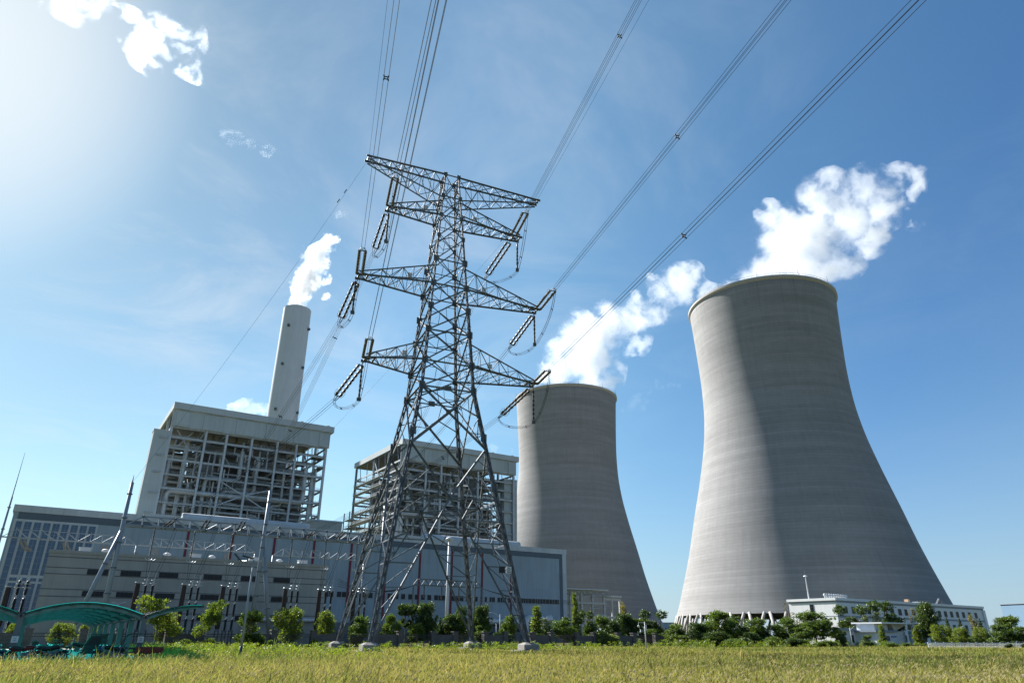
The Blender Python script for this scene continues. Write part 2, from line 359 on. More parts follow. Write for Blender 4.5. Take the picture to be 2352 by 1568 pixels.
# ------------------------------------------------------------------ lattice pylon
PC = V(-10.6, 95.2, 0); PA = R(66.5); PU = V(math.sin(PA), math.cos(PA), 0); PW = V(-math.cos(PA), math.sin(PA), 0)
def PP(u, w, z): return PC+PU*u+PW*w+V(0, 0, z)
HZ = [.7, 20, 27, 34, 38, 43, 47, 51, 55.5, 60, 64, 68, 72.5]
def hw(z): return np.interp(z, [0, 34, 72.5], [9.75, 3.85, 1.15])
pyl = thing('lattice_pylon', 'tall grey steel lattice transmission tower with four cross-arm levels standing in the field', 'pylon', PC)
def corner(sx, sy, z): h = hw(z); return PP(sx*h, sy*h, z)
for sx in (-1, 1):
    for sy in (-1, 1):
        mb = MB()
        zs = [.9, 20, 34, 47, 60, 72.5]; ws = [.30, .27, .22, .16, .12, .10]
        for i in range(5):
            a, b = corner(sx, sy, zs[i]), corner(sx, sy, zs[i+1])
            d = nrm(b-a); w_ = ws[i]
            # star of four angles with batten plates, as on heavy tower legs
            ex = nrm(PU-d*np.dot(PU, d)); ey = np.cross(d, ex)
            for kx in (-1, 1):
                for ky in (-1, 1):
                    o = (ex*kx+ey*ky)*w_*.62
                    mb.obox((a+b)/2+o, (b-a)/2, ex*w_*.34, ey*.018); mb.obox((a+b)/2+o, (b-a)/2, ey*w_*.34, ex*.018)
            L = np.linalg.norm(b-a); nb = max(3, int(L/1.4))
            for k in range(nb):
                p = a+(b-a)*(k+.5)/nb; mb.obox(p, d*.28, ex*w_*.95, ey*.02); mb.obox(p, d*.28, ey*w_*.95, ex*.02)
        for k in range(70):                     # step bolts
            z = 3+k*.62; p = corner(sx, sy, z); mb.bar(p, p+(PU if k % 2 else PW)*.42*(sx if k % 2 else sy), .014)
        for z in HZ[1:]:                        # gusset plates
            p = corner(sx, sy, z); s_ = .55 if z < 60 else .4
            mb.obox(p+PW*sy*.12, PU*s_*.8, V(0, 0, s_), PW*.015); mb.obox(p+PU*sx*.12, PW*s_*.8, V(0, 0, s_), PU*.015)
        mb.build('leg', M['steel'], pyl)
        mb = MB(); b = corner(sx, sy, .6); b[2] = 0
        mb.obox(b+V(0, 0, .12), PU*1.6, PW*1.6, V(0, 0, .10))
        for r0, z0, r1, z1 in [(.98, .25, .98, .8), (.98, .8, .45, 1.05)]:
            A = [b+PU*i*r0+PW*j*r0+V(0, 0, z0) for i, j in ((-1, -1), (1, -1), (1, 1), (-1, 1))]; B = [b+PU*i*r1+PW*j*r1+V(0, 0, z1) for i, j in ((-1, -1), (1, -1), (1, 1), (-1, 1))]
            mb.add(A+B, [(0, 1, 5, 4), (1, 2, 6, 5), (2, 3, 7, 6), (3, 0, 4, 7), (4, 5, 6, 7)])
        mb.build('footing', M['foot'], pyl)
def face(k):
    # k = 0..3, returns function mapping (t in -1..1, z) to a point of that face
    def f(t, z):
        h = hw(z)
        return [PP(t*h, -h, z), PP(h, t*h, z), PP(-t*h, h, z), PP(-h, -t*h, z)][k]
    return f
def lerp(a, b, t): return a+(b-a)*t
for k in range(4):
    f = face(k); mb = MB(); A = lambda a, b, w, t=.018: mb.ang(a, b, w, t)
    bD, bH, bR, bS = .24, .18, .11, .075
    # X between 34 and 27
    A(f(-1, 34), f(1, 25.5), bD); A(f(1, 34), f(-1, 25.5), bD); A(f(-1, 34), f(1, 34), bH)
    c = (f(0, 29.2))
    for s_ in (-1, 1):
        A(lerp(f(s_, 34), f(-s_, 25.5), .28), f(s_, 30.2), bR); A(lerp(f(-s_, 34), f(s_, 25.5), .76), f(s_, 30.2), bR)
        A(lerp(f(s_, 34), f(-s_, 25.5), .28), lerp(f(-1, 34), f(1, 34), .5+.22*s_), bS)
        A(lerp(f(-s_, 34), f(s_, 25.5), .76), f(s_, 27.6), bS)
    # V from the 25.5 corners to the middle at 18.3, horizontal at 18.3
    mid = f(0, 18.3)
    for s_ in (-1, 1):
        A(f(s_, 25.5), mid, bD); A(f(s_, 18.3), mid, bH)
        A(lerp(f(s_, 25.5), mid, .5), f(s_, 18.3), bR); A(lerp(f(s_, 25.5), mid, .5), f(s_, 22.6), bR); A(lerp(f(s_, 25.5), mid, .5), lerp(f(s_, 18.3), mid, .5), bS)
        A(lerp(f(s_, 25.5), mid, .25), f(s_, 22.6), bS)
        # inverted V to the foot with redundants
        ft = f(s_, 1.3); A(mid, ft, .18, .022)
        n = 6; leg = [lerp(f(s_, 18.3), ft, i/n) for i in range(n+1)]; dg = [lerp(mid, ft, i/n) for i in range(n+1)]
        for i in range(1, n):
            A(leg[i], dg[i], bR if i < 4 else bS)
            A(dg[i], leg[i+1] if i < n-1 else leg[i], bR if i < 3 else bS)
        A(lerp(leg[0], mid, .5), dg[1], bR); A(lerp(leg[0], mid, .5), leg[1], bR)
        A(lerp(dg[1], leg[1], .5), lerp(leg[0], mid, .5), bS); A(lerp(dg[1], leg[1], .5), dg[2], bS); A(lerp(dg[2], leg[2], .5), leg[1], bS)
    # upper body panels
    zz = [34, 36, 38, 40.5, 43, 45, 47, 49, 51, 53.2, 55.5, 57.8, 60, 62, 64, 66, 68, 70.2, 72.5]
    for i in range(0, len(zz)-2, 2):
        z0, z1 = zz[i], zz[i+2]; w_ = .17 if z0 < 50 else .13
        A(f(-1, z0), f(1, z1), w_); A(f(1, z0), f(-1, z1), w_)
        if z1 in (38, 43, 51, 55.5, 64, 68, 72.5): A(f(-1, z1), f(1, z1), w_)
        zm = zz[i+1]
        for s_ in (-1, 1):
            A(lerp(f(s_, z0), f(-s_, z1), .25), f(s_, (z0*.5+zm*.5)), .06, .012); A(lerp(f(s_, z1), f(-s_, z0), .25), f(s_, (z1*.5+zm*.5)), .06, .012)
            A(lerp(f(s_, z0), f(-s_, z1), .25), lerp(f(s_, z1), f(-s_, z0), .25), .06, .012)
    for zc, q_ in ((34, .5), (30.4, .35), (18.3, .45)):
        p = f(0, zc); mb.obox(p, (f(1, zc)-f(-1, zc))/np.linalg.norm(f(1, zc)-f(-1, zc))*q_, V(0, 0, q_*.8), np.cross(nrm(f(1, zc)-f(-1, zc)), V(0, 0, 1))*.02)
    mb.build('face_bracing', M['steel'], pyl)
for z in (18.3, 34, 43, 51, 60, 68):          # plan diaphragms
    mb = MB()
    w_ = .14 if z < 40 else .09
    cs = [corner(-1, -1, z), corner(1, -1, z), corner(1, 1, z), corner(-1, 1, z)]; ms = [(cs[i]+cs[(i+1) % 4])/2 for i in range(4)]
    for i in range(4): mb.ang(ms[i], ms[(i+1) % 4], w_)
    if z < 40:
        for i in range(4): mb.ang(cs[i], lerp(ms[i], ms[i-1], .5), .08)
    mb.build('plan_bracing', M['steel'], pyl)
ARMS = [(-13.9, 72.5, 67.6, 1), (16.2, 72.5, 67.8, 1), (-10.0, 64.0, 66.9, 0), (12.7, 64.0, 67.3, 0), (-13.5, 51.0, 54.2, 0), (15.85, 51.0, 54.6, 0), (-11.4, 38.0, 41.0, 0), (15.2, 38.0, 41.6, 0)]
def arm(L, zt, zo, top):
    # zt: the level chord the tip belongs to; zo: where the inclined chords meet the body
    sg = 1 if L > 0 else -1; mb = MB(); A = lambda a, b, w, t=.016: mb.ang(a, b, w, t, sg)
    hb, ho = hw(zt), hw(zo); n = 7 if abs(L) > 12 else 6
    tipw = .75
    def lev(s_, t): return PP(lerp(sg*hb, L, t), s_*lerp(hb, tipw, t), zt)
    def inc(s_, t): return PP(lerp(sg*ho, L, t), s_*lerp(ho, tipw*.9, t), lerp(zo, zt+(.5 if not top else -.5), t))
    for s_ in (-1, 1):
        A(lev(s_, 0), lev(s_, 1), .21); A(inc(s_, 0), inc(s_, 1), .14)
        for i in range(n):
            t0, t1 = i/n, (i+1)/n
            if i % 2 == 0: A(lev(s_, t0), inc(s_, t1), .075)
            else: A(inc(s_, t0), lev(s_, t1), .075)
            if t1 < 1: A(lev(s_, t1), inc(s_, t1), .06)
    for i in range(n):
        t0, t1 = i/n, (i+1)/n
        A(lev(-1, t1), lev(1, t1), .07); A(lev(-1 if i % 2 else 1, t0), lev(1 if i % 2 else -1, t1), .075)
        if i % 2: A(lev(1, t0), lev(-1, t1), .06)
        A(inc(-1 if i % 2 else 1, t0), inc(1 if i % 2 else -1, t1), .06)
        if t1 < 1: A(inc(-1, t1), inc(1, t1), .05)
    for s_ in (-1, 1): mb.obox(lev(s_, 1), PU*.4, PW*.03, V(0, 0, .22))
    mb.obox(PP(L, 0, zt), PU*.12, PW*tipw, V(0, 0, .12))
    if not top:
        mb.obox(PP(L-sg*1.2, 0, zt+.02), PU*.12, PW*tipw*1.1, V(0, 0, .10))
    return mb.build('crossarm', M['steel_dark'], pyl)
arms = [arm(*a) for a in ARMS]
# small number plates hung in the arms
for (L, zt, zo, top), t in zip(ARMS[2:], (.28, .25, .30, .27, .30, .33)):
    sg = 1 if L > 0 else -1; p = PP(lerp(sg*hw(zt), L, t), -lerp(hw(zt), .75, t)*.4, zt+1.5)
    mb = MB(); mb.obox(p, PU*.38, V(0, 0, .38), PW*.02); mb.build('number_plate', M['white'], pyl)
p = corner(1, -1, 9.4)
mb = MB(); mb.obox(p-PU*1.5-PW*.3, PU*.42, V(0, 0, .40), PW*.02); mb.build('number_plate', M['dark'], pyl)
mb = MB(); mb.obox(p-PU*.55-PW*.3, PU*.36, V(0, 0, .40), PW*.02); pl_ = mb.build('warning_plate', M['white'], pyl)
mb = MB(); e = p-PU*.55-PW*.33; mb.ring(e+V(0, 0, .08), .16, .03, PW, 12); mb.bar(e+V(0, 0, -.25)-PU*.25, e+V(0, 0, -.25)+PU*.25, .035); mb.build('warning_symbol', M['black'], pl_)
# ------------------------------------------------------------------ insulators and conductors
TIP = {'R4': PP(15.2, 0, 37.9), 'R3': PP(15.85, 0, 50.9), 'R2': PP(11.5, 0, 63.9), 'L2': PP(-9.9, 0, 63.9), 'L3': PP(-13.4, 0, 50.9), 'L4': PP(-11.3, 0, 37.9)}
WHERE = {'2': 'second-highest', '3': 'third-highest', '4': 'lowest'}
SIDE = {'L': 'left', 'R': 'right'}
def discs(mb, a, b, r, nd):
    d = nrm(b-a); L = np.linalg.norm(b-a); prof = []
    for i in range(nd):
        z0 = L*i/nd; z1 = L*(i+1)/nd; prof += [(r*.45, z0), (r, z0+(z1-z0)*.25), (r*.95, z0+(z1-z0)*.55), (r*.45, z0+(z1-z0)*.9)]
    mb.lathe(prof, a, 8, d)
def string_parts(parent, a, b, r=.20, groups=8):
    # pale porcelain lengths with dark bands between them
    d = b-a
    mb = MB(); nd = 28; discs(mb, a, b, r, nd); mb.build('insulator_rod', M['pale_ins'], parent)
    mb = MB()
    for k in range(groups):
        c0 = a+d*((k+.5)/groups); h = nrm(d)*.16; mb.bar(c0-h, c0+h, r*1.03, None, 8)
    mb.build('dark_band', M['brown'], parent)
def tension_set(key, end, what, towards):
    # double string from the arm tip to `end`
    t0 = TIP[key]; d = nrm(end-t0); side = nrm(np.cross(d, V(0, 0, 1)))
    t = thing('insulator_string', 'double insulator string %s at the tip of the %s %s cross-arm' % (towards, WHERE[key[1]], SIDE[key[0]]), 'insulator', t0, 'tension insulator strings')
    a = t0+d*1.0; b = end-d*.9
    for s_ in (-1, 1): string_parts(t, a+side*s_*.42, b+side*s_*.42)
    mb = MB(); mb.bar(t0, a-d*.1, .04); mb.bar(a-side*.5, a+side*.5, .06); mb.bar(b-side*.5, b+side*.5, .06); mb.bar(b, end, .05)
    for s_ in (-1, 1):
        mb.bar(a+side*s_*.42-d*.12, a+side*s_*.42, .04); mb.bar(b+side*s_*.42, end+side*s_*.22, .04)
    mb.build('yoke_plate', M['steel'], t)
    mb = MB()
    up = np.cross(side, d)
    for s_ in (-1, 1):
        pts = [b-d*.5+side*s_*.55+up*(.42*math.cos(x))+d*(.6*math.sin(x)) for x in np.linspace(0, 2*math.pi, 13)]
        mb.tube(pts, .022, 5, False)
    mb.build('grading_ring', M['steel'], t)
    return end, d, side, up
def catenary(a, b, sag, n):
    return [lerp(a, b, i/n)-V(0, 0, sag*4*(i/n)*(1-i/n)) for i in range(n+1)]
def bundle(name, label, path, half, n4=True, spacers=(), grp=None, rad=.021):
    t = thing(name, label, 'power line', path[0], grp)
    d = nrm(path[-1]-path[0]); side = nrm(np.cross(d, V(0, 0, 1))); up = np.cross(side, d)
    for i, j in ((-1, -1), (1, -1), (1, 1), (-1, 1)):
        mb = MB(); mb.tube([p+(side*i+up*j)*half for p in path], rad, 5); mb.build('wire', M['wire'], t)
    for f_ in spacers:
        k = f_*(len(path)-1); i0 = min(int(k), len(path)-2); p = lerp(path[i0], path[i0+1], k-i0); mb = MB()
        h = half*.62
        cs = [(-1, -1), (1, -1), (1, 1), (-1, 1)]
        for q_ in range(4):
            a0, a1 = cs[q_], cs[(q_+1) % 4]
            mb.bar(p+(side*a0[0]+up*a0[1])*h, p+(side*a1[0]+up*a1[1])*h, .035); mb.bar(p+(side*a0[0]+up*a0[1])*h, p+(side*a0[0]+up*a0[1])*half*1.12, .04)
            mb.bar(p+(side*a0[0]+up*a0[1])*half-d*.09, p+(side*a0[0]+up*a0[1])*half+d*.09, .05)
        mb.build('spacer', M['wire'], t)
    return t
EXIT = {'R4': (3407, 0, -.5), 'R3': (2927, 0, -.6), 'R2': (2384, 0, -.6), 'L2': (1624, 0, -.8), 'L3': (1487, 0, -.9), 'L4': (1655, 0, -.8)}
SPF = {'R4': 'lowest', 'R3': 'middle', 'R2': 'highest', 'L2': 'highest', 'L3': 'middle', 'L4': 'lowest'}
ENDS = {}
for key, (x, y, dz) in EXIT.items():
    far = at_z(x, y, TIP[key][2]+dz); d = nrm(far-TIP[key])
    end = TIP[key]+d*{'R4': 7.8, 'R3': 9.0, 'R2': 9.0, 'L2': 9.6, 'L3': 9.2, 'L4': 9.0}[key]+V(0, 0, -.12)
    ENDS[key] = tension_set(key, end, 'in', 'reaching up toward the viewer')
    far2 = far+(far-end)*.9+V(0, 0, -.6); path = catenary(end, far2, .35, 24)
    fr = {'R4': .31, 'R3': .36, 'R2': .47, 'L3': .42, 'L2': .99, 'L4': .98}[key]
    bundle('conductor_bundle', 'four-wire conductor bundle overhead from the %s %s cross-arm tip to the top edge' % (WHERE[key[1]], SIDE[key[0]]), path, .225, True, (fr,), 'incoming conductor bundles')
# outgoing side: strings, jumpers and the drops to the substation gantry
# ------------------------------------------------------------------ buildings
def clad_mat(name, c, pitch=.6, seam=.10, var=.05, rough=.55, axis='u'):
    m, nt, _, _ = nodes(name); q = N(nt)
    pos = q.n('ShaderNodeNewGeometry').outputs['Position']
    u = q.vm('DOT_PRODUCT', pos, tuple(GU)); x, y, z = q.sep(pos)
    w = q.vm('DOT_PRODUCT', pos, tuple(GW)); a = q.math('ADD', u, w)
    k = q.math('FLOOR', q.math('DIVIDE', a, pitch*6)); kz = q.math('FLOOR', q.math('DIVIDE', z, 6.1))
    cell = q.n('ShaderNodeTexWhiteNoise', noise_dimensions='2D'); q.set(cell.inputs['Vector'], q.comb(k, kz, 0.))
    rib = q.math('LESS_THAN', q.math('FRACT', q.math('DIVIDE', a, pitch)), .12)
    st = q.noise(q.comb(q.math('MULTIPLY', a, .9), q.math('MULTIPLY', z, .05), 0.), 1., 5, .65)
    big = q.noise(pos, .06, 3, .5)
    v = q.math('MULTIPLY', q.mapr(cell.outputs['Value'], 0, 1, 1-var, 1+var), q.mapr(big, .3, .7, .94, 1.06))
    v = q.math('MULTIPLY', v, q.mapr(st, .4, .8, 1.03, .82)); v = q.math('MULTIPLY', v, q.math('MULTIPLY_ADD', rib, -seam, 1.))
    q.out(q.bsdf(q.vm('SCALE', c, None, v), rough, 0, None, .35)); return m
M['hall'] = clad_mat('blue_grey_cladding', (.265, .325, .365))
M['hall_top'] = clad_mat('pale_grey_cladding', (.45, .475, .485))
M['slate'] = mat('slate_blue_cladding', (.085, .11, .14), .6, 0, .1, .2)
M['red'] = mat('crimson_stripe', (.15, .014, .028), .6, 0, .1, .3)
M['boil'] = clad_mat('grey_green_cladding', (.35, .385, .38), 1.0, .06)
M['boil_roof'] = mat('roof_edge_grey', (.38, .415, .415), .6, 0, .06, .2, .15)
M['pipe'] = mat('insulated_pipe_lagging', (.50, .52, .52), .45, .25, .12, .8, .2)
M['deck'] = mat('steel_grating', (.13, .14, .145), .6, .3, .25, 1.5)
M['bsteel'] = mat('boiler_steelwork', (.40, .43, .44), .55, .1, .12, .5, .25)
def glass_mat(name, c):
    m, nt, _, _ = nodes(name); q = N(nt)
    pos = q.n('ShaderNodeNewGeometry').outputs['Position']; f = q.noise(pos, .5, 3, .6)
    q.out(q.bsdf(q.mix(f, tuple(x*.5 for x in c), c), .12, 0, q.bump(q.noise(pos, .9, 2), .04, .3), .35)); return m
M['glass'] = glass_mat('blue_window_glass', (.09, .155, .25)); M['dglass'] = mat('dark_window_glass', (.016, .02, .025), .3, 0, .4, .8, spec=.2)
M['dframe'] = mat('dark_window_frame', (.06, .065, .07), .5, 0, .1, 1)
M['frame'] = mat('grey_window_frame', (.24, .27, .30), .5, .2, .08, 1)
# --- long turbine hall with the office end on the left
HW = 223
hall = thing('turbine_hall', 'very long blue-grey clad hall with dark upper band, red vertical stripes and tall office windows', 'hall', G(80, HW))
mb = MB(); mb.gbox(-10.1, 170.2, HW, HW+42, 0, 32.8); mb.build('wall', M['hall'], hall)
mb = MB(); mb.gbox(-10.4, 170.5, HW-.3, HW+42.3, 31.3, 33.1); mb.build('parapet', M['hall_top'], hall)
mb = MB(); mb.gbox(-9, 168.5, HW-.12, HW+.5, 29.5, 31.3); mb.build('dark_band', M['slate'], hall)
mb = MB(); mb.gbox(167.1, 168.5, HW-.121, HW+.5, 0, 29.5); mb.build('dark_band', M['slate'], hall)
mb = MB(); mb.gbox(168.5, 170.35, HW-.16, HW+.5, 0, 31.3); mb.build('corner_pilaster', M['hall_top'], hall)
for k in range(10):
    if k == 0: continue
    u = 32.7+12.45*k
    mb = MB(); mb.gbox(u-.32, u+.32, HW-.22, HW+.3, 6.5 if k % 2 else 9.5, 29.5); mb.build('red_stripe', M['red'], hall)
mb = MB(); mb.gbox(32.4, 33.0, HW-.22, HW+.3, 6.5, 29.5); mb.build('red_stripe', M['red'], hall)
# ribbon window
rw = MB(); rw.gbox(58, 166.5, HW-.06, HW+.2, 13.0, 14.6); rwo = rw.build('ribbon_window', M['dglass'], hall)
mb = MB(); mb.gbox(58, 166.5, HW-.16, HW-.02, 14.6, 14.75); mb.gbox(58, 166.5, HW-.16, HW-.02, 12.85, 13.0)
rr = random.Random(3); u = 58.3
while u < 166:
    w_ = rr.choice([.14, .14, .9, 1.1]) if u < 150 else .14
    mb.gbox(u, u+w_, HW-.15, HW-.02, 13.0, 14.6); u += w_+rr.choice([.9, 1.2, 1.5])
mb.build('window_frame', M['frame'], rwo)
mb = MB(); mb.gbox(58, 172, HW-.5, HW, 0, 5.6); mb.build('plinth', M['slate'], hall)
def win(parent, u0, u1, z0, z1, w, nx, nz, gm='glass', fr=.06, proud=.12):
    mb = MB(); mb.gbox(u0, u1, w-.05, w+.1, z0, z1); g_ = mb.build('window', M[gm], parent)
    mb = MB()
    for i in range(nx+1):
        u = u0+(u1-u0)*i/nx; mb.gbox(u-fr/2, u+fr/2, w-proud, w-.04, z0, z1)
    for j in range(nz+1):
        z = z0+(z1-z0)*j/nz; mb.gbox(u0, u1, w-proud+.015, w-.035, z-fr/2, z+fr/2)
    mb.build('window_frame', M['frame'] if gm == 'glass' else M['dframe'], g_); return g_
mb = MB(); mb.gbox(-9.6, 9.6, HW-.10, HW+.2, 0, 29.5); mb.build('office_wall', M['hall_top'], hall)
for k in range(8):
    u = -6.35+2.1*k
    win(hall, u-.78, u+.78, 15.8, 28.9, HW-.12, 2, 9); win(hall, u-.78, u+.78, .8, 13.8, HW-.12, 2, 9)
    win(hall, u-.78, u+.78, 14.3, 15.1, HW-.12, 2, 1)
win(hall, -9.0, -7.7, .8, 28.9, HW-.12, 1, 18)
for u0, u1 in ((30.5, 68.5), (109.5, 150)):
    mb = MB(); A = [(-1.6, 0), (-1.6, .9), (-1.1, 1.6), (-.4, 1.9), (.4, 1.9), (1.1, 1.6), (1.6, .9), (1.6, 0)]
    L0 = [G(u0, HW+3+a, 33.1+b) for a, b in A]; L1 = [G(u1, HW+3+a, 33.1+b) for a, b in A]; n = len(A)
    mb.add(L0+L1, [(i, i+1, n+i+1, n+i) for i in range(n-1)]+[tuple(range(n)), tuple(range(n, 2*n))[::-1]])
    mb.build('roof_ventilator', M['hall_top'], hall, 'auto')
# round silver ducts at the right foot of the hall
dk = thing('duct_set', 'fat silver pipe with three upright elbow ducts at the right foot of the long hall', 'ducts', G(155, HW-4))
mb = MB(); mb.tube([G(132, HW-3, 6.5), G(147, HW-3, 6.5)], 1.0, 12); mb.build('main_pipe', M['pipe'], dk, 'auto')
for u in (150, 154, 158):
    mb = MB(); mb.tube([G(u-1.5, HW-3.5, 0), G(u-1.5, HW-3.5, 5.4), G(u-1.1, HW-3.5, 6.9), G(u, HW-3.5, 7.6), G(u+2, HW-3.5, 7.7)], 1.45, 12); mb.build('elbow_duct', M['pipe'], dk, 'auto')
mb = MB(); mb.gbox(135, 162, HW-6, HW-2, 0, 3.2); mb.build('base_housing', M['slate'], dk)
# --- block between the boiler houses
blk = MB(); blk.gbox(80.5, 92.3, 262, 276, 0, 42); bo = blk.build('stair_block', mat('cream_panel', (.36, .34, .28), .7, 0, .06, .3, .2), None); tag(bo, 'plain cream box-shaped block standing between the two boiler houses', 'building')
mb = MB(); mb.gbox(80.2, 92.6, 261.7, 276.3, 41.6, 42.2); mb.build('coping', M['boil_roof'], bo)
# --- low switchgear building
SW = 140
swb = thing('switchgear_building', 'low beige concrete building with dark groove lines and two rows of slit windows', 'building', G(24, SW))
mb = MB(); mb.gbox(0, 47.1, SW, SW+20, 0, 14.5); mb.build('wall', M['conc_beige'], swb)
mb = MB(); mb.gbox(-.15, 47.25, SW-.15, SW+.3, 14.2, 14.7); mb.build('coping', M['conc_beige'], swb)
gm = mat('groove_shadow_paint', (.12, .12, .125), .8, 0, .1, .5)
for z in (13.6, 11.95, 10.95, 8.6, 7.5, 5.2, 4.1):
    mb = MB(); mb.gbox(0, 47.1, SW-.025, SW+.2, z-.07, z+.07); mb.build('groove_line', gm, swb)
for z0 in (11.05, 7.62, 4.2):
    for u in (6, 11, 17, 24.4, 30.9, 36.9):
        win(swb, u, u+3.1, z0, z0+.82, SW-.01, 5, 1, 'dglass', .03, .08)
mb = MB(); mb.tube([G(33, SW-1, 4.4), G(46, SW-1, 4.4)], .35, 8); mb.tube([G(33, SW-1, 4.4), G(33, SW-1, 0)], .35, 8); mb.build('service_pipe', M['pipe'], swb)
def roof_unit(u, w, z):
    t = thing('roof_unit', 'white box-shaped ventilation unit on the beige building roof', 'vent unit', G(u, w, z), 'ventilation units on the beige roof')
    mb = MB(); mb.gbox(u-.85, u+.85, w-.6, w+.6, z+.15, z+.8); mb.build('casing', M['white'], t)
    mb = MB(); mb.gbox(u-.92, u+.92, w-.66, w+.66, z+.8, z+.9); mb.gbox(u-.92, u+.92, w-.66, w+.66, z+.02, z+.15); mb.build('flange', M['alu'], t); return t
def roof_cowl(u, w, z):
    t = thing('roof_cowl', 'white mushroom-shaped vent on the beige building roof', 'roof vent', G(u, w, z), 'mushroom vents on the beige roof')
    mb = MB(); mb.lathe([(.35, 0), (.35, .5)], G(u, w, z), 12); mb.build('stem', M['alu'], t)
    mb = MB(); mb.lathe([(.62, .4), (.66, .48), (.5, .66), (.2, .78), (.02, .8)], G(u, w, z), 14); mb.build('cap', M['white'], t, True); return t
for i, (x, wv) in enumerate(((730, 143), (1785, 143), (None, 143), (None, 143))):
    u = {0: 5.0, 1: 22.9, 2: 33.3, 3: 42.9}[i]; o = roof_unit(u, wv, 14.7)
    o['label'] = ['white ventilation box on the beige roof, leftmost, in front of the office windows', 'white ventilation box on the beige roof beside the hanging insulators, second from left', 'white ventilation box on the beige roof just right of the floodlight pole', 'white ventilation box nearest the right end of the beige roof'][i]
for i, u in enumerate((8.1, 18.0, 25.7, 38.2)):
    o = roof_cowl(u, 142.5, 14.7)
    o['label'] = ['white mushroom vent beside the slanted gantry leg on the beige roof', 'white mushroom vent second from left on the beige roof', 'white mushroom vent left of the floodlight pole on the beige roof', 'white mushroom vent between the two right-hand boxes on the beige roof'][i]
